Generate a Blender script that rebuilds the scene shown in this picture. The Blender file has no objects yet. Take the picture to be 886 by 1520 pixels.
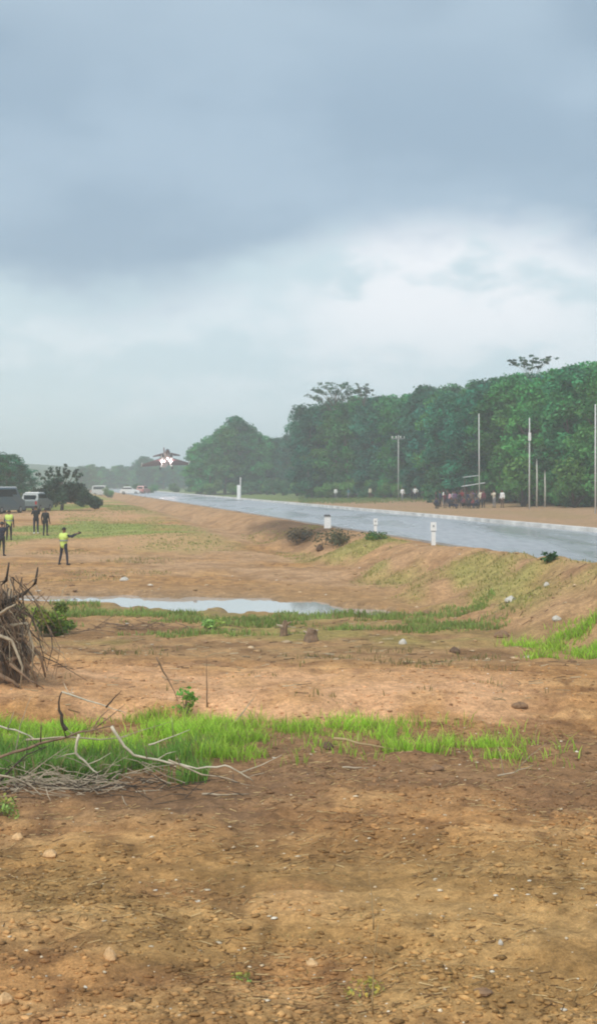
import bpy, math, random
import numpy as np
from mathutils import Vector, Matrix

random.seed(7); RNG = np.random.default_rng(7)
scene = bpy.context.scene
C = scene.collection
R = math.radians

# ------------------------------------------------------------------ camera
F = 2088.0                       # focal length in photo pixels (photo 886 x 1520)
CAM_Z, HORIZON = 4.0, 715.0
cam = bpy.data.cameras.new('camera'); cam_ob = bpy.data.objects.new('camera', cam); C.objects.link(cam_ob)
cam_ob.location = (0, 0, CAM_Z); cam_ob.rotation_euler = (R(90), 0, 0)
cam.sensor_width = 36; cam.lens = 36 * F / 1520; cam.shift_y = -(760 - HORIZON) / 1520
cam.clip_start = 0.2; cam.clip_end = 6000
scene.camera = cam_ob
scene.render.resolution_x = 596; scene.render.resolution_y = 1024
scene.view_settings.view_transform = 'Standard'; scene.view_settings.look = 'None'
scene.view_settings.exposure = 0.38; scene.view_settings.gamma = 1
scene.cycles.pixel_filter_type = 'BLACKMAN_HARRIS'; scene.cycles.filter_width = 2.0
scene.cycles.volume_bounces = 2
scene.cycles.max_bounces = 6; scene.cycles.diffuse_bounces = 3

# ------------------------------------------------------------------ world: overcast sky
SUN_EL, SUN_AZ = R(52), R(208)    # azimuth from +Y towards +X: behind the camera, to the left
w = bpy.data.worlds.new('World'); scene.world = w; w.use_nodes = True
nt = w.node_tree; N = nt.nodes; L = nt.links; N.clear()
def wn(t, **k):
    n = N.new(t)
    for a, b in k.items(): setattr(n, a, b)
    return n
def wmath(op, a, b=None, c=None, clamp=False):
    n = wn('ShaderNodeMath', operation=op, use_clamp=clamp)
    for i, s in enumerate((a, b, c)):
        if s is None: continue
        if isinstance(s, (int, float)): n.inputs[i].default_value = s
        else: L.new(s, n.inputs[i])
    return n.outputs[0]
def wmix(fac, a, b):
    n = wn('ShaderNodeMix', data_type='RGBA')
    if isinstance(fac, float): n.inputs[0].default_value = fac
    else: L.new(fac, n.inputs[0])
    for s, k in ((a, 6), (b, 7)):
        if isinstance(s, tuple): n.inputs[k].default_value = (*s, 1)
        else: L.new(s, n.inputs[k])
    return n.outputs[2]
def wnoise(vec, scale, detail, rough=.5):
    n = wn('ShaderNodeTexNoise'); n.inputs['Scale'].default_value = scale
    n.inputs['Detail'].default_value = detail; n.inputs['Roughness'].default_value = rough
    L.new(vec, n.inputs['Vector']); return n.outputs[0]
def wmap(v, a, b):
    n = wn('ShaderNodeMapRange', interpolation_type='SMOOTHSTEP')
    n.inputs[1].default_value = a; n.inputs[2].default_value = b
    L.new(v, n.inputs[0]); return n.outputs[0]
tc = wn('ShaderNodeTexCoord'); sep = wn('ShaderNodeSeparateXYZ'); L.new(tc.outputs['Generated'], sep.inputs[0])
az = wmath('ARCTAN2', sep.outputs[0], sep.outputs[1]); el = wmath('ARCSINE', sep.outputs[2])
mp = wn('ShaderNodeMapping'); mp.inputs['Location'].default_value = (3.1, 1.7, .4); mp.inputs['Scale'].default_value = (1, 1, 2.2)
L.new(tc.outputs['Generated'], mp.inputs[0]); V = mp.outputs[0]
n1 = wnoise(V, 5, 4); n2 = wnoise(V, 13, 4, .55); n3 = wnoise(V, 3.2, 3)
wave = wmath('MULTIPLY', wmath('SINE', wmath('MULTIPLY_ADD', az, 12.0, 0.25)), 0.028)
wig = wmath('ADD', wmath('MULTIPLY', wmath('SUBTRACT', n1, .5), .05), wmath('MULTIPLY', wmath('SUBTRACT', n2, .5), .06))
lvl = wmath('SUBTRACT', wmath('ADD', el, wig), wmath('ADD', wave, .160))
fdark = wmap(lvl, -.026, .018)
low = wmix(wmap(n2, .40, .62), (.49, .605, .66), (.60, .68, .73))
low = wmix(wmap(el, .0, .09), (.52, .63, .67), low)
brk = wmath('MULTIPLY', wmap(wave, -.004, .026), wmath('MULTIPLY', wmap(el, .05, .13), wmap(n2, .30, .52)))
low = wmix(brk, low, (.74, .765, .80))
dark = wmix(wmap(n1, .38, .64), (.265, .365, .465), (.325, .43, .53))
dark = wmix(wmap(el, .24, .36), dark, wmix(wmap(n3, .42, .58), (.25, .34, .43), (.35, .45, .54)))
cloud = wmix(fdark, low, dark)
sc = wn('ShaderNodeVectorMath', operation='SCALE'); L.new(cloud, sc.inputs[0]); sc.inputs['Scale'].default_value = 10.0
sky = wn('ShaderNodeTexSky', sky_type='NISHITA', sun_disc=False)
sky.sun_elevation = SUN_EL; sky.sun_rotation = SUN_AZ
mixed = wmix(.95, sky.outputs[0], sc.outputs[0])
bg = wn('ShaderNodeBackground'); bg.inputs[1].default_value = .1; L.new(mixed, bg.inputs[0])
wo = wn('ShaderNodeOutputWorld'); L.new(bg.outputs[0], wo.inputs[0])

# ------------------------------------------------------------------ sun, very soft
sl = bpy.data.lights.new('sun', 'SUN'); sl.energy = 2.4; sl.angle = R(40); sl.color = (1, .95, .87)
so = bpy.data.objects.new('sun', sl); C.objects.link(so)
sd = Vector((math.sin(SUN_AZ) * math.cos(SUN_EL), math.cos(SUN_AZ) * math.cos(SUN_EL), math.sin(SUN_EL)))
so.rotation_euler = sd.to_track_quat('Z', 'Y').to_euler(); so.location = (20, -20, 60)

# ------------------------------------------------------------------ helpers
def at(u, v, y):
    "world point seen at photo pixel (u, v) at distance y"
    return Vector(((u - 443) / F * y, y, CAM_Z - (v - HORIZON) / F * y))
def tag(o, label=None, cat=None, group=None, kind=None):
    if label: o['label'] = label
    if cat: o['category'] = cat
    if group: o['group'] = group
    if kind: o['kind'] = kind
    return o
def empty(name, loc=(0, 0, 0), rz=0):
    o = bpy.data.objects.new(name, None); C.objects.link(o); o.location = loc; o.rotation_euler = (0, 0, rz)
    o.empty_display_size = .2; return o
def link(name, me, parent=None, loc=None):
    o = bpy.data.objects.new(name, me); C.objects.link(o)
    if parent: o.parent = parent
    if loc is not None: o.location = loc
    return o
def tri_mesh(name, verts, faces, mat=None, smooth=False, cols=None):
    verts = np.asarray(verts, np.float32); faces = np.asarray(faces, np.int32)
    me = bpy.data.meshes.new(name); k = faces.shape[1]
    me.vertices.add(len(verts)); me.vertices.foreach_set('co', verts.ravel())
    me.loops.add(faces.size); me.loops.foreach_set('vertex_index', faces.ravel())
    me.polygons.add(len(faces)); me.polygons.foreach_set('loop_start', np.arange(0, faces.size, k, dtype=np.int32))
    me.polygons.foreach_set('loop_total', np.full(len(faces), k, np.int32))
    if smooth: me.polygons.foreach_set('use_smooth', np.ones(len(faces), bool))
    if mat: me.materials.append(mat)
    me.update(calc_edges=True)
    if cols is not None:
        a = me.color_attributes.new('Col', 'FLOAT_COLOR', 'POINT')
        c = np.ones((len(verts), 4), np.float32); c[:, :3] = cols
        a.data.foreach_set('color', c.ravel())
    return me
class MB:
    "collects boxes, tubes, lofts and lathes into one mesh"
    def __init__(s): s.v = []; s.f = []; s.mi = []; s.m = 0
    def add(s, vs, fs):
        b = len(s.v); s.v += [tuple(p) for p in vs]
        for f in fs: s.f.append(tuple(b + i for i in f)); s.mi.append(s.m)
        return s
    def box(s, c, d, rz=0, taper=1.0):
        x, y, z = d[0] / 2, d[1] / 2, d[2] / 2; vs = []
        for k, sx, sy in [(k, sx, sy) for k in (-1, 1) for sx, sy in ((-1, -1), (1, -1), (1, 1), (-1, 1))]:
            t = taper if k > 0 else 1
            px, py = sx * x * t, sy * y * t
            vs.append((c[0] + px * math.cos(rz) - py * math.sin(rz), c[1] + px * math.sin(rz) + py * math.cos(rz), c[2] + k * z))
        return s.add(vs, [(3, 2, 1, 0), (4, 5, 6, 7), (0, 1, 5, 4), (1, 2, 6, 5), (2, 3, 7, 6), (3, 0, 4, 7)])
    def loft(s, rings, cap=True):
        n = len(rings[0]); vs = [p for r in rings for p in r]; fs = []
        for i in range(len(rings) - 1):
            for j in range(n): fs.append((i * n + j, i * n + (j + 1) % n, (i + 1) * n + (j + 1) % n, (i + 1) * n + j))
        if cap: fs += [tuple(range(n - 1, -1, -1)), tuple((len(rings) - 1) * n + j for j in range(n))]
        return s.add(vs, fs)
    def tube(s, pts, rad, n=8, wob=0):
        pts = [Vector(p) for p in pts]; rings = []; ref = Vector((.31, .22, .93))
        for i, p in enumerate(pts):
            d = (pts[min(i + 1, len(pts) - 1)] - pts[max(i - 1, 0)]).normalized()
            a = d.cross(ref if abs(d.dot(ref)) < .95 else Vector((1, 0, 0))).normalized(); b = d.cross(a)
            r = rad[i] if hasattr(rad, '__len__') else rad
            rings.append([p + (a * math.cos(t) + b * math.sin(t)) * r * (1 + wob * random.uniform(-1, 1)) for t in [2 * math.pi * k / n for k in range(n)]])
        return s.loft(rings)
    def capsule(s, p0, r0, p1, r1, n=10):
        p0, p1 = Vector(p0), Vector(p1); d = p1 - p0; l = d.length; d = d / l if l > 1e-6 else Vector((0, 0, 1))
        pts = []; rr = []
        for t in (-.98, -.7, -.3): pts.append(p0 + d * r0 * t); rr.append(r0 * math.sqrt(1 - t * t))
        if l > 1e-6: pts += [p0, p1]; rr += [r0, r1]
        else: pts.append(p0); rr.append(r0)
        for t in (.3, .7, .98): pts.append(p1 + d * r1 * t); rr.append(r1 * math.sqrt(1 - t * t))
        a = d.cross(Vector((.31, .22, .93)) if abs(d.z) < .9 else Vector((1, 0, 0))).normalized(); b = d.cross(a)
        return s.loft([[p + (a * math.cos(q) + b * math.sin(q)) * r for q in [2 * math.pi * k / n for k in range(n)]] for p, r in zip(pts, rr)])
    def mesh(s, name, mats=None, smooth=False):
        me = bpy.data.meshes.new(name); me.from_pydata(s.v, [], s.f)
        for m in (mats if isinstance(mats, (list, tuple)) else [mats] if mats else []): me.materials.append(m)
        if any(s.mi): me.polygons.foreach_set('material_index', s.mi)
        if smooth: me.polygons.foreach_set('use_smooth', [True] * len(s.f))
        me.update(); return me
    def build(s, name, mats=None, parent=None, smooth=False, loc=None): return link(name, s.mesh(name, mats, smooth), parent, loc)
def copy_tree(o, parent=None):
    c = o.copy(); C.objects.link(c); c.parent = parent
    for ch in list(o.children): copy_tree(ch, c)
    return c

# value noise
def _h(ix, iy, seed):
    n = (ix.astype(np.int64) * 374761393 + iy.astype(np.int64) * 668265263 + seed * 1442695041) & 0xffffffff
    n = ((n ^ (n >> 13)) * 1274126177) & 0xffffffff
    return ((n ^ (n >> 16)) & 0xffff) / 65535.0
def vn(x, y, seed=0):
    x = np.asarray(x, float); y = np.asarray(y, float); ix = np.floor(x); iy = np.floor(y); fx = x - ix; fy = y - iy
    fx = fx * fx * (3 - 2 * fx); fy = fy * fy * (3 - 2 * fy)
    a = _h(ix, iy, seed); b = _h(ix + 1, iy, seed); c = _h(ix, iy + 1, seed); d = _h(ix + 1, iy + 1, seed)
    return (a + (b - a) * fx) * (1 - fy) + (c + (d - c) * fx) * fy
def fbm(x, y, seed=0, o=4):
    t = 0; a = .5; s = 0
    for i in range(o): t = t + a * vn(x * 2 ** i, y * 2 ** i, seed + i * 17); s += a; a *= .5
    return t / s
def ss(a, b, x):
    t = np.clip((np.asarray(x, float) - a) / (b - a), 0, 1); return t * t * (3 - 2 * t)

# ------------------------------------------------------------------ materials
def mat(name, col=(.5, .5, .5), rough=.8, metal=0, spec=.5, var=.0, scale=8, emit=None, bump=0):
    m = bpy.data.materials.new(name); m.use_nodes = True; t = m.node_tree; b = t.nodes['Principled BSDF']
    b.inputs['Roughness'].default_value = rough; b.inputs['Metallic'].default_value = metal
    b.inputs['Specular IOR Level'].default_value = spec; b.inputs['Base Color'].default_value = (*col, 1)
    if emit: b.inputs['Emission Color'].default_value = (*emit[0], 1); b.inputs['Emission Strength'].default_value = emit[1]
    if var or bump:
        tc = t.nodes.new('ShaderNodeTexCoord'); nz = t.nodes.new('ShaderNodeTexNoise')
        nz.inputs['Scale'].default_value = scale; nz.inputs['Detail'].default_value = 5; t.links.new(tc.outputs['Object'], nz.inputs['Vector'])
        mr = t.nodes.new('ShaderNodeMapRange'); mr.inputs[1].default_value = .3; mr.inputs[2].default_value = .7
        mr.inputs[3].default_value = 1 - var; mr.inputs[4].default_value = 1 + var
        t.links.new(nz.outputs[0], mr.inputs[0])
        mx = t.nodes.new('ShaderNodeVectorMath'); mx.operation = 'SCALE'; mx.inputs[0].default_value = col
        t.links.new(mr.outputs[0], mx.inputs['Scale']); t.links.new(mx.outputs[0], b.inputs['Base Color'])
        if bump:
            bp = t.nodes.new('ShaderNodeBump'); bp.inputs['Strength'].default_value = bump; bp.inputs['Distance'].default_value = .03
            t.links.new(nz.outputs[0], bp.inputs['Height']); t.links.new(bp.outputs[0], b.inputs['Normal'])
    return m
def col_mat(name, rough=.9, var=.25, scales=(6, 45), bump=.0, trans=0, spec=.25, objvar=0, bdist=.04):
    "colour from the mesh attribute Col times fine noise"
    m = bpy.data.materials.new(name); m.use_nodes = True; t = m.node_tree; b = t.nodes['Principled BSDF']; lk = t.links.new
    b.inputs['Roughness'].default_value = rough; b.inputs['Specular IOR Level'].default_value = spec
    at_ = t.nodes.new('ShaderNodeAttribute'); at_.attribute_name = 'Col'
    cur = at_.outputs['Color']; tc = t.nodes.new('ShaderNodeTexCoord'); last = None
    for s_ in scales:
        nz = t.nodes.new('ShaderNodeTexNoise'); nz.inputs['Scale'].default_value = s_; nz.inputs['Detail'].default_value = 6
        nz.inputs['Roughness'].default_value = .65; lk(tc.outputs['Object'], nz.inputs['Vector'])
        mr = t.nodes.new('ShaderNodeMapRange'); mr.inputs[1].default_value = .3; mr.inputs[2].default_value = .7
        mr.inputs[3].default_value = 1 - var; mr.inputs[4].default_value = 1 + var; lk(nz.outputs[0], mr.inputs[0])
        mx = t.nodes.new('ShaderNodeVectorMath'); mx.operation = 'SCALE'; lk(cur, mx.inputs[0]); lk(mr.outputs[0], mx.inputs['Scale'])
        cur = mx.outputs[0]; last = nz
    if objvar:
        oi = t.nodes.new('ShaderNodeObjectInfo'); hs = t.nodes.new('ShaderNodeHueSaturation')
        for k, (lo, hi) in ((0, (.5 - .025 * objvar, .5 + .02 * objvar)), (2, (1 - .3 * objvar, 1 + .35 * objvar))):
            mr = t.nodes.new('ShaderNodeMapRange'); mr.inputs[3].default_value = lo; mr.inputs[4].default_value = hi
            lk(oi.outputs['Random'], mr.inputs[0]); lk(mr.outputs[0], hs.inputs[k])
        lk(cur, hs.inputs['Color']); cur = hs.outputs[0]
    lk(cur, b.inputs['Base Color'])
    if bump and last:
        bp = t.nodes.new('ShaderNodeBump'); bp.inputs['Strength'].default_value = bump; bp.inputs['Distance'].default_value = bdist
        lk(last.outputs[0], bp.inputs['Height']); lk(bp.outputs[0], b.inputs['Normal'])
    if trans:
        tr = t.nodes.new('ShaderNodeBsdfTranslucent'); ms = t.nodes.new('ShaderNodeMixShader'); ms.inputs[0].default_value = trans
        lk(cur, tr.inputs[0]); lk(b.outputs[0], ms.inputs[1]); lk(tr.outputs[0], ms.inputs[2])
        lk(ms.outputs[0], t.nodes['Material Output'].inputs[0])
    return m
M = {}
M['soil'] = col_mat('soil', .95, .27, (2.2, 9, 26, 60), .55, spec=.12, bdist=.035)
M['clod'] = col_mat('clod', .95, .25, (30,), .3, spec=.15)
M['grass'] = col_mat('grass_blades', .6, .12, (3,), 0, .45, .2)
M['leaf'] = col_mat('tree_leaves', .55, .22, (.35, 1.2), 0, .25, .25, objvar=.9)
M['shrub'] = col_mat('shrub_leaves', .55, .15, (1.5,), 0, .3, .25, objvar=.8)
M['bark'] = mat('bark', (.16, .13, .10), .9, var=.35, scale=6, bump=.4)
M['pale_bark'] = mat('pale_bark', (.50, .50, .44), .85, var=.25, scale=3)
M['deadwood'] = mat('bleached_wood', (.42, .35, .25), .85, var=.3, scale=9, bump=.3)
M['paledead'] = mat('pale_bare_wood', (.55, .50, .38), .85, var=.25, scale=9, bump=.3)
M['darkwood'] = mat('dark_wet_wood', (.06, .045, .032), .8, var=.4, scale=12, bump=.4)
M['brownwood'] = mat('brown_root_wood', (.22, .145, .09), .9, var=.4, scale=7, bump=.6)
M['straw'] = mat('dry_straw', (.42, .31, .16), .85, var=.2, scale=5)
M['concrete'] = mat('concrete', (.66, .66, .64), .7, var=.12, scale=3, bump=.1)
M['white'] = mat('white_paint', (.8, .8, .78), .5, var=.05, scale=6)
M['black'] = mat('black_rubber', (.015, .015, .017), .6)
M['dark'] = mat('dark_metal', (.03, .03, .035), .5)
M['glass'] = mat('dark_glass', (.02, .03, .035), .08, spec=.8)
M['redlens'] = mat('red_lens', (.4, .02, .02), .2)
M['skin'] = mat('skin', (.22, .11, .065), .6)
M['hair'] = mat('hair', (.012, .01, .009), .6)
M['navy'] = mat('navy_uniform', (.022, .024, .040), .9, var=.2, scale=20)
M['blackcloth'] = mat('black_cloth', (.016, .016, .018), .9, var=.2, scale=20)
M['hivis'] = mat('yellow_green_vest', (.58, .74, .17), .7)
M['steel'] = mat('galvanised_metal', (.35, .37, .38), .45, metal=.6)
M['tarp'] = mat('white_tarpaulin', (.75, .77, .78), .6, var=.06, scale=2)

# ------------------------------------------------------------------ terrain
ROAD_Z, ROAD_C, ROAD_S, ROAD_HW = 1.40, 22.3, -.177, 5.55
CR = 1 / math.sqrt(1 + ROAD_S ** 2)
def road_d(x, y): return (x - ROAD_C - ROAD_S * y) * CR            # signed distance, left < 0
POND = [(-16, 51.2, 1.5), (-11, 50.6, 1.6), (-8.2, 50.0, 1.6), (-5.7, 48.8, 2.0), (-2.1, 46.9, 2.5), (.8, 45.4, 2.4), (2.2, 44.4, 1.4), (3.2, 43.6, .7), (4.2, 43.0, .1)]
def pond_f(x, y):
    "1 in the middle of the pond, 0 at its rim, negative outside"
    px = np.array([p[0] for p in POND]); cy = np.interp(x, px, [p[1] for p in POND]); hw = np.interp(x, px, [p[2] for p in POND])
    hw = hw - .1 + (fbm(x * .8, y * .8, 91, 3) - .5) * 2.8
    f = 1 - np.abs(y - cy) / np.maximum(hw, .05)
    return np.where((x < -19) | (x > 4.3), -1, np.clip(f, -1, 1))
def height(x, y):
    x = np.asarray(x, float); y = np.asarray(y, float)
    dist = np.hypot(x, y)
    n8 = fbm(x / 9, y / 9, 1, 2) - .5; n2 = fbm(x / 2.2, y / 2.2, 5, 3) - .5; n06 = fbm(x / .55, y / .55, 9, 3) - .5; n01 = fbm(x / .17, y / .17, 13, 2) - .5
    fine = n2 * .20 * ss(160, 70, dist) + n06 * .14 * ss(95, 40, dist) + n01 * .07 * ss(36, 16, dist)
    z = n8 * .26 + fine
    z = z + .22 * ss(24.3, 25.4, y + (fbm(x / 1.6, y * 0, 31, 3) - .5) * 2.4) * ss(36, 28, y)     # low bank behind the grass
    d = road_d(x, y)
    left = np.interp(y, [55, 67, 80, 92, 130, 200, 400], [0, .12, .5, .85, 1.15, 1.30, 1.30])
    z = z + left * ss(-7, -13, d)
    emb = ss(-10.2 - n2 * 2, -6.4 - n2 * .8, d)
    top = ROAD_Z - .10 + fine * .5 + n8 * .05
    top = top + .36 * ss(62, 46, y) * ss(-8.2, -6.6, d) * ss(-5.5, -6.4, d) * (1 + n2)            # raised earth lip on the near verge
    z = z * (1 - emb) + top * emb
    z = np.where(np.abs(d) < ROAD_HW + .35, np.minimum(z, ROAD_Z - .07), z)
    z = z + .9 * ss(14, 45, d) * (y > 20) * ss(20, 60, y)                                        # ground climbs towards the wood
    pf = pond_f(x, y); inpond = ss(-.55, .5, pf)
    z = z - .62 * inpond * (np.abs(x + 7) < 14) * (np.abs(y - 46) < 12)
    z = z + (2.35 - 0 * x) * ss(9.3, 3.2, y) * ss(30, 8, np.abs(x))                              # the rise the camera stands on
    hill = ss(560, 900, dist) * (3.5 + 9 * fbm(x / 200 + 3, y / 200, 55, 3) + 9 * ss(-60, -330, x))
    z = z + np.where(y > 0, hill, .3 * hill)
    return z
def hz(x, y): return float(height(np.array([x]), np.array([y]))[0])
def ground(u, v):
    "point of the terrain seen at photo pixel (u, v)"
    ys = np.concatenate([np.arange(9, 60, .1), np.arange(60, 420, .5)])
    xs = (u - 443) / F * ys; zr = CAM_Z - (v - HORIZON) / F * ys
    k = np.nonzero(zr <= height(xs, ys))[0]; k = k[0] if len(k) else len(ys) - 1
    return Vector((xs[k], ys[k], hz(xs[k], ys[k])))
def gpt(u, y): x = (u - 443) / F * y; return Vector((x, y, hz(x, y)))
def axis(lo, hi, fine, g, end_lo, end_hi):
    a = list(np.arange(lo, hi, fine)); s = fine; p = a[-1]
    while p < end_hi: s *= g; p += s; a.append(p)
    s = fine; p = lo; pre = []
    while p > end_lo: s *= g; p -= s; pre.append(p)
    return np.array(pre[::-1] + a)
gx = axis(-5.2, 5.2, .055, 1.024, -1500, 1500); gy = axis(9.6, 22, .055, 1.013, -300, 1500)
X, Y = np.meshgrid(gx, gy); Z = height(X, Y)

# photo pixel of every vertex, so soil and grass patches land where the ground shows them
def band(v, a, b, c, d): return ss(a, b, v) * ss(d, c, v)
def ground_colour(x, y, z):
    big = fbm(x / 5, y / 5, 71, 4); mid = fbm(x / 1.1, y / 1.1, 75, 4); sm = fbm(x / .3, y / .6, 79, 3); st = fbm(x / 2.5, y / .5, 83, 4)
    def C3(*c): return np.array(c)
    col = C3(.44, .255, .108) * np.ones(x.shape + (1,))
    def over(col, c, f): f = np.clip(f, 0, 1)[..., None]; return col * (1 - f) + C3(*c) * f
    col = over(col, (.30, .17, .075), ss(.5, .66, mid) * .8)
    col = over(col, (.56, .355, .165), ss(.50, .66, st) * .8)
    col = over(col, (.22, .12, .055), ss(.56, .70, sm) * .75)
    col = over(col, (.36, .27, .10), ss(.56, .68, big) * ss(9, 11, y) * ss(17, 14, y) * .35)       # mossy film
    # dark litter round the dead branches and on the flat before the grass
    col = over(col, (.19, .125, .075), ss(15.2, 17.2, y + (mid - .5) * 3) * ss(22.5, 20.5, y) * ss(.2, -.8, x - .3 + (mid - .5) * 3) * .85)
    col = over(col, (.25, .155, .085), ss(16.5, 18.5, y + (mid - .5) * 3) * ss(24, 22, y) * .8)
    # pale tan bank
    tan = ss(23.6, 25, y + (mid - .5) * 2) * ss(32, 28, y + (big - .5) * 8) * ss(5.4, 3.4, x + (mid - .5) * 2)
    col = over(col, (.64, .40, .225), tan * (.55 + .5 * ss(.35, .6, mid)))
    # brown flat before the pond
    col = over(col, (.38, .25, .13), ss(30, 33, y + (big - .5) * 6) * ss(60, 50, y) * .8)
    col = over(col, (.23, .14, .07), ss(30, 33, y) * ss(44, 40, y) * ss(.52, .66, mid) * .8)
    col = over(col, (.29, .27, .09), ss(33, 36, y) * ss(47, 44, y) * ss(.5, .64, big) * .7)
    # muddy rim of the pond
    pf = pond_f(x, y); rim = ss(-.8, -.1, pf) * (np.abs(x + 7) < 14) * (np.abs(y - 46) < 12)
    col = over(col, (.28, .21, .14), rim * .75)
    # slope beyond the pond and embankment
    d = road_d(x, y); far = ss(50, 56, y)
    col = over(col, (.48, .32, .19), far * ss(.35, .6, big) * ss(-5, -7, d))
    col = over(col, (.34, .215, .115), far * ss(.5, .66, mid) * ss(-5, -7, d) * .7)
    emb = ss(-11, -8.5, d) * ss(-5, -6, d) * ss(30, 36, y)
    col = over(col, (.45, .295, .17), emb * .8); col = over(col, (.30, .185, .10), emb * ss(.5, .62, mid) * .6)
    col = over(col, (.34, .32, .11), emb * ss(.44, .60, fbm(x / 3.2, y / 6, 87, 3)) * ss(80, 62, y) * .85)
    col = over(col, (.11, .075, .05), ss(-9.6, -7.6, d) * ss(-5.2, -6, d) * ss(74, 80, y) * ss(104, 94, y) * .8)
    # left field
    lf = ss(-10, -15, d) * ss(70, 80, y + (mid - .5) * 10)
    col = over(col, (.29, .32, .09), lf * ss(.32, .5, fbm(x / 7, y / 16, 88, 3)))
    col = over(col, (.52, .34, .19), lf * ss(.56, .66, fbm(x / 14, y / 5, 89, 3)) * .9)
    col = over(col, (.52, .33, .19), ss(-13, -15, d) * band(y, 108, 118, 130, 150))
    # verge beyond the road
    rv = ss(5, 6.5, d) * ss(20, 40, y)
    col = over(col, (.40, .275, .17), rv); col = over(col, (.34, .255, .13), rv * ss(.5, .65, big) * .6)
    col = over(col, (.17, .21, .07), rv * ss(175, 205, y)); col = over(col, (.07, .09, .03), ss(24, 32, d) * ss(20, 40, y))
    g_ = np.clip((col[..., 1] - .82 * col[..., 0]) / (.2 * col[..., 0]), 0, 1)[..., None]
    nearf = ss(75, 26, y)[..., None]
    col = col * (1 - (1 - g_) * (np.array([.0, .085, .15]) * nearf + np.array([.0, .08, .16]) * (1 - nearf)))     # laterite red
    col = over(col, (.06, .10, .04), ss(420, 600, np.hypot(x, y)))
    return col
cols = ground_colour(X, Y, Z)
ny, nx = X.shape
idx = np.arange(nx * ny).reshape(ny, nx)
quads = np.stack([idx[:-1, :-1], idx[:-1, 1:], idx[1:, 1:], idx[1:, :-1]], -1).reshape(-1, 4)
gme = tri_mesh('ground', np.stack([X, Y, Z], -1).reshape(-1, 3), quads, M['soil'], True, cols.reshape(-1, 3))
tag(link('ground', gme), 'bare brown earth with grass patches sloping up to the road', kind='structure')

# pond
wm = mat('muddy_water', (.50, .49, .46), .05, spec=.6)
t = wm.node_tree; nz = t.nodes.new('ShaderNodeTexNoise'); nz.inputs['Scale'].default_value = 5; bp = t.nodes.new('ShaderNodeBump')
bp.inputs['Strength'].default_value = .12; bp.inputs['Distance'].default_value = .02
t.links.new(nz.outputs[0], bp.inputs['Height']); t.links.new(bp.outputs[0], t.nodes['Principled BSDF'].inputs['Normal'])
pm = MB(); WZ = -.17
ring = [(p[0], p[1] + p[2] + 2.2) for p in POND] + [(p[0], p[1] - p[2] - 2.2) for p in POND[::-1]]
pm.add([(a, b, WZ) for a, b in ring], [tuple(range(len(ring)))[::-1]])
tag(pm.build('pond_water', wm), 'long shallow pool of pale rainwater across the bare ground', kind='structure')

# ------------------------------------------------------------------ road
def rp(d, y, z=0):  # point at signed distance d from the centre line, near distance y
    return (ROAD_C + ROAD_S * y + d * CR, y - ROAD_S * d * CR, ROAD_Z + z)
asph = bpy.data.materials.new('wet_asphalt'); asph.use_nodes = True; t = asph.node_tree; b = t.nodes['Principled BSDF']
tc_ = t.nodes.new('ShaderNodeTexCoord'); n_a = t.nodes.new('ShaderNodeTexNoise'); n_a.inputs['Scale'].default_value = .12; n_a.inputs['Detail'].default_value = 5
mp_ = t.nodes.new('ShaderNodeMapping'); mp_.inputs['Rotation'].default_value = (0, 0, -math.atan(ROAD_S)); mp_.inputs['Scale'].default_value = (2.2, .35, 1)
t.links.new(tc_.outputs['Object'], mp_.inputs[0]); t.links.new(mp_.outputs[0], n_a.inputs['Vector'])
mr_ = t.nodes.new('ShaderNodeMapRange'); mr_.inputs[1].default_value = .38; mr_.inputs[2].default_value = .62; mr_.inputs[3].default_value = .18; mr_.inputs[4].default_value = .42
t.links.new(n_a.outputs[0], mr_.inputs[0]); t.links.new(mr_.outputs[0], b.inputs['Roughness'])
n_b = t.nodes.new('ShaderNodeTexNoise'); n_b.inputs['Scale'].default_value = 1.5; n_b.inputs['Detail'].default_value = 8; t.links.new(mp_.outputs[0], n_b.inputs['Vector'])
cr_ = t.nodes.new('ShaderNodeValToRGB'); cr_.color_ramp.elements[0].color = (.32, .325, .335, 1); cr_.color_ramp.elements[1].color = (.46, .465, .475, 1)
cr_.color_ramp.elements[0].position = .3; cr_.color_ramp.elements[1].position = .7
t.links.new(n_b.outputs[0], cr_.inputs[0]); t.links.new(cr_.outputs[0], b.inputs['Base Color']); b.inputs['Specular IOR Level'].default_value = .6
ys = [-120, -60, 0, 20, 30, 40, 50, 60, 75, 90, 110, 140, 180, 220, 280, 340, 420, 520]
def strip(d0, d1, z0, z1, th):
    m = MB(); rings = []
    for y in ys: rings.append([rp(d0, y, z0), rp(d1, y, z1), rp(d1, y, z1 - th), rp(d0, y, z0 - th)])
    return m.loft(rings)
rd = MB(); rings = []
for y in ys: rings.append([rp(-ROAD_HW, y, 0), rp(0, y, .06), rp(ROAD_HW, y, 0), rp(ROAD_HW, y, -.2), rp(-ROAD_HW, y, -.2)])
rd.loft(rings); road = tag(rd.build('road', asph), 'wet grey asphalt road on its low embankment', kind='structure')
M['kerb'] = mat('pale_kerb', (.66, .64, .60), .75, var=.32, scale=.7, bump=.3)
kerb = tag(strip(ROAD_HW + .004, ROAD_HW + .40, .21, .21, .5).build('kerb', M['kerb']), 'pale concrete kerb along the far side of the road', kind='structure')
strip(ROAD_HW + .404, ROAD_HW + 1.5, .10, .08, .25).build('shoulder', M['kerb'], kerb)

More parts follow.
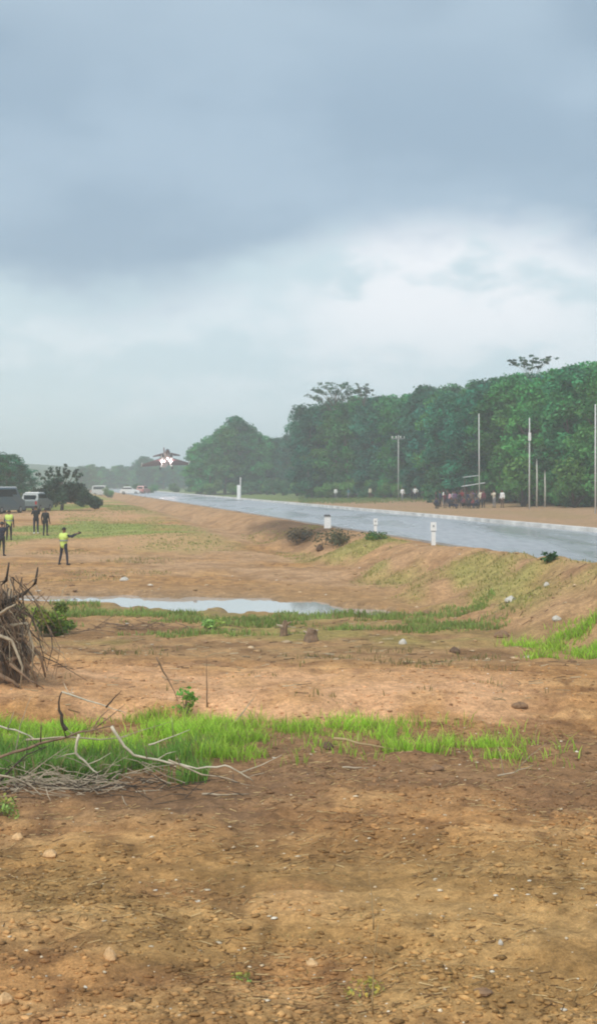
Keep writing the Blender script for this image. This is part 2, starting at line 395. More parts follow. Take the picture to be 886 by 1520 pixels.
# ------------------------------------------------------------------ foliage builders
def leaf_cloud(centres, radii, n, size, base, rnd, flat=.75, shape=None, hi=1.5):
    "n leaf faces spread over clumps; clumps differ in colour"
    k = len(centres); centres = np.array(centres); radii = np.array(radii)
    pick = rnd.choice(k, n, p=radii ** 2 / (radii ** 2).sum())
    dirs = rnd.normal(size=(n, 3)); dirs /= np.linalg.norm(dirs, axis=1)[:, None]
    rr = rnd.random(n) ** .45 * radii[pick]
    p = centres[pick] + dirs * rr[:, None] * np.array([1, 1, flat])
    nrm = dirs * .7 + rnd.normal(size=(n, 3)) * .6 + np.array([0, 0, .5]); nrm /= np.linalg.norm(nrm, axis=1)[:, None]
    a = np.cross(nrm, rnd.normal(size=(n, 3))); a /= np.linalg.norm(a, axis=1)[:, None]; b_ = np.cross(nrm, a)
    s = size * rnd.uniform(.6, 1.3, n)[:, None]
    v = np.stack([p - a * s * .5, p - b_ * s * .32, p + a * s * .5 - nrm * s * .15, p + b_ * s * .32], 1).reshape(-1, 3)
    f = np.arange(n * 4).reshape(-1, 4)
    tone = rnd.uniform(.6, hi, k)[pick] * rnd.uniform(.8, 1.2, n)
    warm = rnd.uniform(-.12, .16, k)[pick]
    c = np.array(base)[None] * tone[:, None]; c[:, 0] *= 1 + warm * 2; c[:, 2] *= 1 - warm
    return v, f, np.repeat(c, 4, 0)
def make_tree(name, h, rx, lo, n, base, seed, size=.42, trunk_mat='bark', clumps=34, tr=.16, crown_shape='dome', limbs=7):
    rnd = np.random.default_rng(seed); random.seed(seed)
    root = empty(name); tm = MB()
    lean = rnd.normal(size=2) * .03 * h
    def tp(t): return Vector((lean[0] * t * t + .1 * math.sin(3 * t), lean[1] * t * t, h * .86 * t - .3 * (1 - t)))
    tm.tube([tp(t) for t in np.linspace(0, 1, 7)], [tr * (1.25 if t == 0 else 1 - .75 * t) for t in np.linspace(0, 1, 7)], 8, .08)
    cen = []; rad = []
    for i in range(clumps):
        t = rnd.random() ** .8; z = lo + (h - lo) * t
        prof = math.sin(math.pi * min(1, .12 + .83 * t)) ** .6 if crown_shape == 'dome' else (.45 + .55 * math.sin(math.pi * t))
        a = rnd.random() * 6.283; r = rx * prof * rnd.random() ** .5 * .85
        cen.append((r * math.cos(a), r * math.sin(a), z)); rad.append(rx * rnd.uniform(.17, .34))
    for i in range(limbs):
        c = Vector(cen[i * len(cen) // limbs]); s = tp(min(.92, max(.25, (c.z / h) * .75)))
        tm.tube([s, s.lerp(c, .5) + Vector((0, 0, -.05 * h * rnd.random())), c], [tr * .42, tr * .3, tr * .1], 6, .05)
    tm.build('trunk', M[trunk_mat], root, True)
    v, f, c = leaf_cloud(cen, rad, n, size, base, rnd)
    link('crown', tri_mesh('crown', v, f, M['leaf'], False, c), root)
    return root
def place(o, x, y, rz=None, s=1, sz=None, dz=0):
    o.location = (x, y, hz(x, y) + dz); o.rotation_euler = (0, 0, random.random() * 6.28 if rz is None else rz)
    o.scale = (s, s, sz or s); return o

# ------------------------------------------------------------------ the wood beyond the road
GREEN = (.050, .125, .042)
protos = [make_tree('woodland_tree', 14, 4.1, 1.2, 7600, g, 100 + i, clumps=70 + 4 * i, size=.40) for i, g in enumerate([(.028, .185, .075), (.052, .245, .068), (.018, .130, .072), (.068, .285, .072), (.023, .165, .085)])]
EDGE = [(55, 84), (36, 112), (28.5, 129), (22.6, 148), (18.5, 163), (17.2, 185), (14.5, 203), (10.5, 214), (2.6, 226)]
def along(poly, step):
    out = []; acc = 0
    for (x0, y0), (x1, y1) in zip(poly[:-1], poly[1:]):
        l = math.hypot(x1 - x0, y1 - y0); t = acc
        while t < l: out.append((x0 + (x1 - x0) * t / l, y0 + (y1 - y0) * t / l, (y1 - y0) / l, -(x1 - x0) / l)); t += step
        acc = t - l
    return out
used = set(); random.seed(11); tree_n = 0
def put_tree(x, y, hh, label, group, pid=None, s=None):
    global tree_n
    i = random.randrange(len(protos)) if pid is None else pid
    o = protos[i] if i not in used else copy_tree(protos[i]); used.add(i)
    k = hh / 14
    place(o, x, y, None, (s or 1) * k ** .6 * random.uniform(.9, 1.15), k, -.1)
    tag(o, label, 'tree', group); tree_n += 1
for row, (off, step) in enumerate([(1.5, 4.2), (6, 4.6), (11, 5.0), (17, 6.0), (24, 7.5)]):
    for x, y, nx_, ny_ in along(EDGE, step):
        px, py = x + nx_ * off + random.uniform(-1, 1), y + ny_ * off + random.uniform(-1, 1)
        u = 443 + px / py * F
        if u > 980 or u < 440: continue
        vt = np.interp(u, [440, 470, 560, 640, 700, 760, 830, 886], [613, 600, 588, 579, 574, 564, 550, 544]) + random.uniform(-2, 10) + (10 if row == 0 else 0)
        put_tree(px, py, float(np.clip(CAM_Z + (HORIZON - vt) / F * py - hz(px, py), 9, 21)),
                 'leafy green tree in the dense wood along the far side of the road', 'trees of the wood beyond the road', pid=random.choice((1, 3, 3)) if u > 735 and random.random() < .75 else None)
for k in range(16):                          # left end of the wood
    u = 456 + k * 8; y = 226 + (k * 7) % 22; x = (u - 443) / F * y
    put_tree(x, y, CAM_Z + (HORIZON - 603 + .1 * (u - 456) - random.uniform(0, 9)) / F * y - hz(x, y), 'leafy green tree in the dense wood along the far side of the road', 'trees of the wood beyond the road', s=1.15)
for row in range(4):                         # farther clump where the road disappears
    for k in range(9):
        u = 296 + k * 19 + random.uniform(-6, 6); y = 292 + row * 9 + random.uniform(-4, 4)
        vt = np.interp(u, [285, 300, 330, 352, 378, 400, 450], [664, 650, 632, 618, 640, 645, 642]) + 6 * row + random.uniform(0, 8)
        x = (u - 443) / F * y; top = CAM_Z + (HORIZON - vt) / F * y
        put_tree(x, y, top - hz(x, y), 'hazy blue-green tree in the far clump where the road disappears', 'trees of the far clump', s=1.1)
for k in range(34):                          # distant tree line behind the jet
    u = 120 + k * 5.6 + random.uniform(-5, 5); y = random.uniform(470, 540); x = (u - 443) / F * y
    put_tree(x, y, random.uniform(7.5, 11.5) * (1 if u > 200 else .8), 'small faded tree in the distant tree line under the jet', 'trees of the distant tree line', s=1.1)
for k, (u, y, vt) in enumerate([(-20, 172, 668), (12, 178, 676), (30, 190, 690)]):
    x = (u - 443) / F * y; put_tree(x, y, CAM_Z + (HORIZON - vt) / F * y - hz(x, y), ['tall green tree cut by the left edge, behind the minibus', 'green tree just inside the left edge, above the minibus roof', 'lower green tree right of the one above the minibus roof'][k], 'trees at the left edge', s=1.25)

def flat_tree(name, h, cr, seed, n, base, layers, mat_='pale_bark', tr=.16):
    "tall bare trunk with a thin open crown of spreading branches"
    rnd = np.random.default_rng(seed); root = empty(name); tm = MB(); cen = []; rad = []
    tm.tube([(0, 0, -.4), (.1, 0, h * .4), (-.05, .05, h * .75), (0, 0, h * .9)], [tr * 1.3, tr, tr * .8, tr * .5], 8, .05)
    for lz, lr, k in layers:
        for i in range(k):
            a = i / k * 6.283 + rnd.uniform(-.3, .3); r = lr * rnd.uniform(.75, 1.1); z = h * lz + rnd.uniform(-.25, .25)
            s = Vector((0, 0, h * (lz - .16))); e = Vector((r * math.cos(a), r * math.sin(a), z))
            mdl = s.lerp(e, .55) + Vector((0, 0, .15 * r))
            tm.tube([s, mdl, e], [tr * .4, tr * .25, tr * .08], 5)
            for q in range(3):
                p = mdl.lerp(e, .35 + .35 * q); cen.append((p.x + rnd.normal() * .25, p.y + rnd.normal() * .25, p.z + .12)); rad.append(cr * rnd.uniform(.6, 1.1))
    tm.build('trunk', M[mat_], root, True)
    v, f, c = leaf_cloud(cen, rad, n, .34, base, rnd, .35)
    link('crown', tri_mesh('crown', v, f, M['leaf'], False, c), root); return root
def special(o, u, y, label): x = (u - 443) / F * y; place(o, x, y, 0, 1, None, -.1); return tag(o, label, 'tree')
y = 168; special(flat_tree('umbrella_tree', CAM_Z + (HORIZON - 527) / F * y - 2.2, .42, 5, 620, (.06, .11, .065), [(.99, 2.5, 8), (.965, 1.5, 5)], tr=.10), 789, y,
        'tall thin tree whose flat open crown stands above the wood')
y = 222; special(flat_tree('spreading_tree', CAM_Z + (HORIZON - 566) / F * y - 1.6, .7, 8, 1500, (.06, .12, .065), [(.985, 2.6, 7), (.93, 3.8, 9), (.87, 4.2, 8)], 'bark', .14), 498, y,
        'tall open-branched tree rising at the left end of the wood')
y = 219; special(flat_tree('spiky_tree', CAM_Z + (HORIZON - 572) / F * y - 1.6, .35, 9, 500, (.055, .10, .06), [(.99, .8, 5), (.95, 1.2, 6)], 'bark', .12), 540, y,
        'small dark treetop poking up right of the open-branched tree')
for k, (u, v0, v1, y, lab) in enumerate([(796, 664, 720, 138, 'pale slender bare trunk right of the tall white pole'), (808, 684, 720, 138, 'shorter pale bare trunk, second right of the tall white pole')]):
    p = gpt(u, y - 3); h = (v1 - v0) / F * y + 1.2
    r_ = empty('sapling', p); r_['label'] = lab; r_['category'] = 'tree'
    MB().tube([(0, 0, -.2), (.04, 0, h * .5), (0, 0, h)], [.09, .08, .06], 8, .06).build('trunk', M['pale_bark'], r_, True)
    rnd = np.random.default_rng(60 + k); v_, f_, c_ = leaf_cloud([(0, 0, h + .3), (.5, .2, h + .8), (-.5, .3, h + .9)], [.7, .6, .7], 260, .34, GREEN, rnd)
    link('crown', tri_mesh('crown', v_, f_, M['leaf'], False, c_), r_)

# shrubs along the wood's edge
def make_shrub(name, w_, h_, n, base, seed, size=.3):
    rnd = np.random.default_rng(seed); root = empty(name); tm = MB(); cen = []; rad = []
    for i in range(14):
        a = rnd.random() * 6.28; r = w_ / 2 * rnd.random() ** .5 * .75; z = h_ * rnd.uniform(.2, .85) * (1 - .35 * (r / (w_ / 2)))
        cen.append((r * math.cos(a), r * math.sin(a), z)); rad.append(w_ * rnd.uniform(.13, .24))
        tm.tube([(0, 0, -.1), (r * .4 * math.cos(a), r * .4 * math.sin(a), z * .5), cen[-1]], [min(.035, w_ * .012), min(.025, w_ * .009), min(.01, w_ * .004)], 5)
    tm.build('stem', M['bark'], root, True)
    v, f, c = leaf_cloud(cen, rad, n, size, base, rnd)
    link('foliage', tri_mesh('foliage', v, f, M['shrub'], False, c), root); return root
sp = [make_shrub('shrub', 4.2, 3.2, 1700, g, 300 + i) for i, g in enumerate([(.065, .22, .06), (.10, .25, .06), (.04, .15, .06)])]
sused = set(); random.seed(5)
def put_shrub(x, y, s, label, group, sz=None, pid=None):
    i = random.randrange(3) if pid is None else pid
    o = sp[i] if i not in sused else copy_tree(sp[i]); sused.add(i); place(o, x, y, None, s, sz); tag(o, label, 'shrub', group); return o
for x, y, a, b_ in along(EDGE[1:], 3.0):
    off = random.uniform(-2.2, .3); u = 443 + x / y * F
    if u > 960: continue
    if 600 < u < 755: off = random.uniform(2.5, 4)
    if u > 765: off -= random.uniform(0, 1.5)
    big_ = 1.5 if u > 775 else 1
    u2 = 443 + (x + a * off) / (y + b_ * off) * F
    if 630 < u2 < 775 and off < 2: big_ = .35 if u2 > 750 else .6; off = 3.5
    put_shrub(x + a * off, y + b_ * off, big_ * random.uniform(.65, 1.25), 'leafy shrub at the foot of the wood beyond the road', 'shrubs along the edge of the wood')
for u, y, s in [(318, 286, 1.1), (346, 283, .9), (372, 284, 1.0), (396, 280, .9), (420, 262, 1.0), (440, 250, 1.0), (458, 238, .9), (478, 226, .8), (296, 300, 1.1), (407, 272, 1.2)]:
    p = gpt(u, y); put_shrub(p.x, p.y, s, 'hazy shrub filling the foot of the far clump', 'shrubs below the far clump')
for k, (u, y, s) in enumerate([(225, 330, .8), (190, 320, .7), (160, 300, .8), (262, 335, .9), (205, 345, .8), (150, 330, .9)]):
    p = gpt(u, y); put_shrub(p.x, p.y, s, 'low scrub beside the far end of the road', 'scrub at the far end of the road')
p = gpt(668, 168); o = put_shrub(p.x, p.y, 1.45, 'dark round bush standing behind the crowd of onlookers', None, 1.9, 2)

# the dark tree with ragged top in the left field
y = 140; p = gpt(92, y); root = empty('ragged_tree', p); tag(root, 'dark broad bushy tree with ragged feathery top in the left field', 'tree')
rnd = np.random.default_rng(77); cen = []; rad = []; tm = MB(); tm.tube([(0, 0, -.3), (.1, 0, 1), (0, 0, 2.6)], [.2, .16, .09], 8, .08)
for i in range(70):
    a = rnd.uniform(-1, 1); r = a * 3.3; zz = .75 + (2.7 * (1 - abs(a) ** 1.4)) * rnd.random() ** .8
    cen.append((r, rnd.uniform(-1.3, 1.3), zz)); rad.append(rnd.uniform(.5, .85))
    if i % 4 == 0: tm.tube([(0, 0, .8 + .03 * i), (r * .5, 0, zz * .8), cen[-1]], [.07, .05, .02], 5)
for a, l in [(-.9, 1.7), (-.6, 1.5), (-.35, 1.7), (-.1, 1.6), (.15, 1.9), (.35, 1.4), (.6, 1.7), (.85, 1.5)]:
    s = Vector((a * 1.2 - .1, 0, 2.6)); e = s + Vector((math.sin(a) * l * .9, rnd.uniform(-.3, .3), math.cos(a) * l)); tm.tube([s, s.lerp(e, .5), e], [.05, .035, .015], 5)
    for q in (.6, .8, 1): pnt = s.lerp(e, q); cen.append(tuple(pnt)); rad.append(.26)
tm.build('trunk', M['bark'], root, True)
v_, f_, c_ = leaf_cloud(cen, rad, 9000, .3, (.035, .085, .05), rnd)
link('crown', tri_mesh('crown', v_, f_, M['leaf'], False, c_), root)

# shrub by the uprooted stump and little dark plants on the embankment
def small_plant(name, u, v, w_, h_, n, base, seed, label, size=.1):
    p = ground(u, v); o = make_shrub(name, w_, h_, n, base, seed, size); o.location = p; return tag(o, label, 'shrub')
small_plant('bush', 80, 946, 1.25, 1.15, 2000, (.17, .30, .04), 400, 'low green leafy bush beside the uprooted stump', .10)
small_plant('bush', 813, 836, .55, .4, 260, (.05, .14, .04), 401, 'small dark green plant on the right end of the road verge', .1)
small_plant('bush', 505, 806, 2.8, .5, 900, (.09, .11, .055), 402, 'dark low scrub on the embankment right below the square white marker', .14)
small_plant('bush', 452, 802, 2.4, .5, 700, (.10, .09, .06), 403, 'dark brownish scrub on the verge left of the square white marker', .14)
small_plant('bush', 560, 800, 1.6, .35, 500, (.09, .16, .035), 404, 'low green clump at the foot of the small middle verge post', .12)
small_plant('weed', 276, 1066, .55, .62, 170, (.16, .36, .05), 405, 'upright leafy weed standing in the bright grass strip', .08)
small_plant('weed', 312, 935, .8, .3, 260, (.22, .36, .09), 406, 'small green weed at the near rim of the pool', .10)
small_plant('weed', 540, 1482, .36, .16, 110, (.40, .38, .10), 407, 'yellowish weed near the dry upright stalk in the foreground', .035)
small_plant('weed', 360, 1458, .2, .08, 70, (.28, .34, .08), 408, 'tiny green tuft on the bare foreground soil', .03)
small_plant('weed', 8, 1215, .5, .3, 220, (.25, .34, .08), 409, 'small green weed at the left edge below the branches', .045)

# ------------------------------------------------------------------ grass (stuff)
def grass(name, pts, hgt, base, tip, label, wid=.012, bend=.35, seed=1, parent=None):
    rnd = np.random.default_rng(seed); n = len(pts); x, y = pts[:, 0], pts[:, 1]; z = height(x, y) - .02
    h = hgt * rnd.uniform(.35, 1.2, n) * (.45 + 1.1 * fbm(x / .7, y / .7, 63, 2)); a = rnd.random(n) * 6.283; w_ = wid * rnd.uniform(.7, 1.4, n)
    dx, dy = np.cos(a), np.sin(a); b_ = h * bend * rnd.uniform(.2, 1.4, n); la = rnd.random(n) * 6.283; lx, ly = np.cos(la) * b_, np.sin(la) * b_
    P = lambda t, s: np.stack([x + lx * t * t + dx * w_ * s, y + ly * t * t + dy * w_ * s, z + h * t * (1 - .12 * t)], -1)
    v = np.stack([P(0, 1), P(0, -1), P(.55, .8), P(.55, -.8), P(1, 0)], 1).reshape(-1, 3)
    i = np.arange(n)[:, None] * 5; f = np.concatenate([i + [0, 1, 2], i + [1, 3, 2], i + [2, 3, 4]], 1).reshape(-1, 3)
    tone = rnd.uniform(.7, 1.25, n)[:, None] * (.75 + .5 * fbm(x / .9, y / .9, 61, 2))[:, None]; dry = (rnd.random(n) < .13)[:, None]
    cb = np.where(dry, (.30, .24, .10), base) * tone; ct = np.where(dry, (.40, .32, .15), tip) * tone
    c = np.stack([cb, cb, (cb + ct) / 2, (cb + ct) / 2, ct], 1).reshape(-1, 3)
    o = link(name, tri_mesh(name, v, f, M['grass'], False, c)); return tag(o, label, kind='stuff')
def scatter(n, x0, x1, y0, y1, fn, seed):
    rnd = np.random.default_rng(seed); x = rnd.uniform(x0, x1, n); y = rnd.uniform(y0, y1, n); k = rnd.random(n) < np.clip(fn(x, y), 0, 1)
    return np.stack([x[k], y[k]], 1)
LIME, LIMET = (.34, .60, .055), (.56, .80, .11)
nb = lambda x, y: fbm(x / 1.0, y / .8, 41, 3)
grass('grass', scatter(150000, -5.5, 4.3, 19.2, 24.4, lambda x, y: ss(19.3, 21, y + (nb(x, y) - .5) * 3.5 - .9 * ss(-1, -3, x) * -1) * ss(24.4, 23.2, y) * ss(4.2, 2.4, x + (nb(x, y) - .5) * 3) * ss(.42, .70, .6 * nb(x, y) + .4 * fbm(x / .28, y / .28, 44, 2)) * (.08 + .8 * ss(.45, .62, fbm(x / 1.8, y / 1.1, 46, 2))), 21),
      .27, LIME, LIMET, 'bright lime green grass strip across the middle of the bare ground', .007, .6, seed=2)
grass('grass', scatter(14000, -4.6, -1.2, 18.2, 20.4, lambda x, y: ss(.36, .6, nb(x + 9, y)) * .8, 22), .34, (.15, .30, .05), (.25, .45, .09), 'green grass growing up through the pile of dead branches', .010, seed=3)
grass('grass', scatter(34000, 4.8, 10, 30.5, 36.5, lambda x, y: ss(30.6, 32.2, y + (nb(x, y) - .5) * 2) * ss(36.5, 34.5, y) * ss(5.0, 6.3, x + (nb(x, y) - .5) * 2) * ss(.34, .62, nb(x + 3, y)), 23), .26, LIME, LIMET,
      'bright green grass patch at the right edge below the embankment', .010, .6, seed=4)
grass('grass', scatter(40000, -9, 6, 36.5, 46, lambda x, y: ss(.58, .70, fbm(x / 1.7, y / 1.2, 43, 3)) * ss(.35, -.1, pond_f(x, y)) * .9, 24), .20, (.24, .34, .08), (.33, .44, .13),
      'sparse green tufts along the near rim of the pool', .016, seed=5)
grass('grass', scatter(130000, -4, 14, 38, 100, lambda x, y: ss(-10.5, -9.5, road_d(x, y)) * ss(-5.8, -6.3, road_d(x, y)) * ss(.44, .60, fbm(x / 3.2, y / 6, 87, 3)) * ss(100, 70, y) * .8, 25), .12, (.29, .30, .085), (.40, .40, .13),
      'thin olive grass on the road embankment', .014, seed=6)
grass('grass', scatter(120000, -48, -2, 74, 170, lambda x, y: ss(-11, -14, road_d(x, y)) * ss(.32, .5, fbm(x / 7, y / 16, 88, 3)) * .8 * (1 - .8 * band(y, 108, 118, 130, 150)), 26), .10, (.25, .31, .08), (.38, .40, .14),
      'short green-brown grass of the left field', .028, seed=7)
grass('grass', scatter(14000, -14, -1, 56, 74, lambda x, y: ss(.55, .7, fbm(x / 4, y / 4, 47, 3)) * .6, 27), .14, (.34, .29, .12), (.45, .38, .18), 'scattered dry grass on the slope beyond the pool', .02, seed=8)
grass('grass', scatter(22000, -4.2, 5, 10, 19, lambda x, y: ss(.58, .72, fbm(x / 1.3, y / 1.3, 53, 3)) * .26, 28), .06, (.38, .32, .11), (.5, .42, .18), 'short dry grass wisps scattered over the foreground soil', .004, .8, seed=9)
grass('grass', scatter(26000, 0, 30, 120, 235, lambda x, y: ss(6.5, 8, road_d(x, y)) * ss(165, 195, y) * .9, 29), .22, (.15, .24, .07), (.25, .36, .10), 'tall green grass between the far road edge and the wood', .05, seed=10)
grass('grass', scatter(9000, -4.6, 4.6, 24.6, 34, lambda x, y: ss(.60, .72, fbm(x / 1.2, y / 1.0, 57, 3)) * .5, 30), .16, (.20, .19, .06), (.30, .28, .11), 'sparse dry tufts on the tan bank', .010, seed=11)

# ------------------------------------------------------------------ stones, clods, litter
def rock_mesh(n, seed, pts, sizes, colsel, name, m, flat=.6):
    rnd = np.random.default_rng(seed)
    base = np.array([(0, 0, 1), (0, 0, -1)] + [(math.cos(a), math.sin(a), .35) for a in np.arange(5) * 1.2566] + [(math.cos(a) , math.sin(a), -.4) for a in np.arange(5) * 1.2566 + .6283])
    tri = [(0, 2 + i, 2 + (i + 1) % 5) for i in range(5)] + [(1, 7 + (i + 1) % 5, 7 + i) for i in range(5)] + [(2 + i, 7 + i, 2 + (i + 1) % 5) for i in range(5)] + [(2 + (i + 1) % 5, 7 + i, 7 + (i + 1) % 5) for i in range(5)]
    k = len(pts); v = base[None] * rnd.uniform(.6, 1.25, (k, 12, 1)) * np.stack([rnd.uniform(.6, 1.5, k), rnd.uniform(.6, 1.2, k), rnd.uniform(.4, 1, k) * flat], 1)[:, None, :]
    a = rnd.random(k) * 6.283; ca, sa = np.cos(a)[:, None], np.sin(a)[:, None]
    v = np.stack([v[..., 0] * ca - v[..., 1] * sa, v[..., 0] * sa + v[..., 1] * ca, v[..., 2]], -1) * sizes[:, None, None]
    z = height(pts[:, 0], pts[:, 1]) + sizes * .12
    v[..., 0] += pts[:, 0:1]; v[..., 1] += pts[:, 1:2]; v[..., 2] += z[:, None]
    f = (np.array(tri)[None] + np.arange(k)[:, None, None] * 12).reshape(-1, 3)
    return tri_mesh(name, v.reshape(-1, 3), f, m, False, np.repeat(colsel, 12, 0))
rnd = np.random.default_rng(31)
def near_pts(n, y0, y1, seed, p=1.6):
    r_ = np.random.default_rng(seed); y = y0 + (y1 - y0) * r_.random(n) ** p; x = r_.uniform(-.26, .26, n) * y; return np.stack([x, y], 1)
def pal(n, cs, ps, seed):
    r_ = np.random.default_rng(seed); return np.array(cs)[r_.choice(len(cs), n, p=ps)] * r_.uniform(.75, 1.2, (n, 1))
pts = near_pts(46000, 9.6, 30, 32); k = fbm(pts[:, 0] / 1.2, pts[:, 1] / 1.2, 33, 3) + RNG.random(len(pts)) * .3 > .58; pts = pts[k]
sz = .006 + .040 * rnd.random(len(pts)) ** 5
tag(link('soil_clods', rock_mesh(0, 34, pts, sz, ground_colour(pts[:, 0], pts[:, 1], pts[:, 0] * 0) * np.random.default_rng(35).choice([.55, .8, 1.0, 1.15, 1.4], (len(pts), 1), p=[.12, .25, .33, .2, .1]), 'soil_clods', M['clod'])), 'small brown clods strewn over the foreground soil', kind='stuff')
pts = near_pts(1300, 9.6, 36, 36); sz = .008 + .022 * rnd.random(len(pts)) ** 3
tag(link('pale_pebbles', rock_mesh(0, 37, pts, sz, pal(len(pts), [(.66, .56, .40), (.72, .66, .54), (.56, .42, .26)], [.5, .2, .3], 38), 'pale_pebbles', M['clod'])), 'pale pebbles and chips scattered on the soil', kind='stuff')
pts = np.concatenate([near_pts(900, 30, 66, 39, 1.0)]); pts = pts[(pond_f(pts[:, 0], pts[:, 1]) < -.3)]; sz = .02 + .09 * rnd.random(len(pts)) ** 3
tag(link('rubble', rock_mesh(0, 40, pts, sz, pal(len(pts), [(.42, .27, .14), (.27, .16, .09), (.54, .40, .25), (.62, .55, .45)], [.45, .3, .2, .05], 41), 'rubble', M['clod'])), 'brown rubble lumps on the slopes beside the pool', kind='stuff')
def litter(name, n, y0, y1, ln, seed, cs, ps, label, rad=.003, p=1.5):
    r_ = np.random.default_rng(seed); q = near_pts(n, y0, y1, seed, p); k = fbm(q[:, 0] / 1.6, q[:, 1] / 1.6, seed, 3) + r_.random(n) * .25 > .56; q = q[k]; n = len(q)
    l = ln * r_.uniform(.3, 1.3, n); a = r_.normal(0, .6, n); x0, y0_ = q[:, 0], q[:, 1]; dx, dy = np.cos(a) * l / 2, np.sin(a) * l / 2
    z0 = height(x0 - dx, y0_ - dy) + rad; z1 = height(x0 + dx, y0_ + dy) + rad + r_.random(n) * .02
    w_ = rad * r_.uniform(.6, 1.5, n); px, py = -np.sin(a) * w_, np.cos(a) * w_
    v = np.stack([np.stack([x0 - dx - px, y0_ - dy - py, z0], -1), np.stack([x0 - dx + px, y0_ - dy + py, z0], -1), np.stack([x0 - dx, y0_ - dy, z0 + 2 * w_], -1),
                  np.stack([x0 + dx - px, y0_ + dy - py, z1], -1), np.stack([x0 + dx + px, y0_ + dy + py, z1], -1), np.stack([x0 + dx, y0_ + dy, z1 + 2 * w_], -1)], 1).reshape(-1, 3)
    i = np.arange(n)[:, None] * 6; f = np.concatenate([i + [0, 2, 5, 3], i + [2, 1, 4, 5], i + [1, 0, 3, 4]], 1).reshape(-1, 4)
    tag(link(name, tri_mesh(name, v, f, M['clod'], False, np.repeat(pal(n, cs, ps, seed + 1), 6, 0))), label, kind='stuff')
litter('dry_litter', 6500, 9.6, 24, .10, 45, [(.46, .31, .14), (.20, .12, .06), (.58, .43, .22)], [.45, .35, .2], 'dry straw and twig bits littering the foreground soil')
litter('dry_litter', 900, 24, 42, .22, 47, [(.45, .34, .2), (.12, .08, .05), (.5, .42, .28)], [.4, .4, .2], 'dry sticks littering the tan bank and flat', .006, 1)

def boulder(name, u, v, w_, h_, m, label, cat='stone', seed=1):
    p = ground(u, v); r_ = np.random.default_rng(seed); mb = MB(); n = 9; rings = []
    prof = [(-.25, .75), (.05, 1), (.4, .92), (.75, .6), (1, .18)]
    ph = r_.uniform(.75, 1.2, n)
    for t, k in prof: rings.append([(math.cos(q) * w_ / 2 * k * ph[i] * r_.uniform(.9, 1.1), math.sin(q) * w_ / 2.4 * k * ph[i] * r_.uniform(.9, 1.1), h_ * t * r_.uniform(.85, 1.1)) for i, q in enumerate(np.arange(n) * 2 * math.pi / n)])
    mb.loft(rings); o = mb.build(name, m, None, False, p); o.rotation_euler = (0, 0, r_.random() * 6); return tag(o, label, cat)
M['whitestone'] = mat('white_stone', (.52, .49, .43), .8, var=.15, scale=12, bump=.3)
M['tanstone'] = mat('tan_clod', (.62, .40, .20), .95, var=.25, scale=20, bump=.4)
M['brownclod'] = mat('brown_clod', (.24, .145, .08), .95, var=.3, scale=15, bump=.5)
M['darkclod'] = mat('dark_clod', (.13, .08, .05), .95, var=.3, scale=15, bump=.5)
for i, a in enumerate([('stone', 598, 956, .24, .13, 'whitestone', 'white stone with a dark side on the flat right of the pool'),
    ('stone', 757, 893, .42, .16, 'whitestone', 'flat white stone on the lower embankment at the right'),
    ('stone', 185, 862, .40, .14, 'whitestone', 'pale flat stone on the slope beyond the pool'),
    ('stone', 825, 921, .24, .12, 'whitestone', 'small pale stone near the right edge of the embankment foot'),
    ('stone', 810, 871, .20, .12, 'whitestone', 'small pale stone high on the right embankment'),
    ('stone', 163, 1424, .13, .09, 'tanstone', 'largest tan clod on the foreground soil, lower left'),
    ('stone', 8, 1492, .14, .07, 'tanstone', 'flat tan clod at the lower left corner'),
    ('stone', 28, 1246, .14, .07, 'tanstone', 'pale tan clod at the left below the branch pile'),
    ('stone', 75, 1275, .16, .07, 'tanstone', 'tan clod right of the clod below the branch pile'),
    ('stone', 742, 1405, .06, .04, 'whitestone', 'small white chip at the lower right of the bare soil'),
    ('stone', 462, 1432, .13, .04, 'tanstone', 'flat pale clod left of the dry upright stalk'),
    ('clod', 770, 1050, .30, .09, 'brownclod', 'brown clod at the right end of the tan bank'),
    ('clod', 675, 969, .34, .12, 'darkclod', 'flat dark lump on the brown flat right of the white stone'),
    ('clod', 744, 945, .5, .16, 'brownclod', 'brown clod near the foot of the embankment'),
    ('clod', 648, 1142, .20, .06, 'brownclod', 'brown lump in front of the grass strip'),
    ('clod', 715, 1475, .15, .04, 'brownclod', 'brown clod in the lower right of the foreground'),
    ('clod', 585, 1110, .2, .08, 'darkclod', 'dark stick-like lump in the grass strip'),
    ('clod', 320, 900, .5, .16, 'darkclod', 'dark lump sticking out of the pool'),
    ('clod', 632, 912, .3, .14, 'brownclod', 'brown lump at the right tip of the pool'),
    ('clod', 475, 822, .5, .28, 'darkclod', 'dark stone halfway down the embankment under the scrub'),
    ('clod', 485, 1112, .22, .1, 'darkclod', 'dark lump at the left front of the grass strip')]):
    boulder(a[0], a[1], a[2], a[3], a[4], M[a[5]], a[6], 'stone' if a[0] == 'stone' else 'clod', 500 + i)

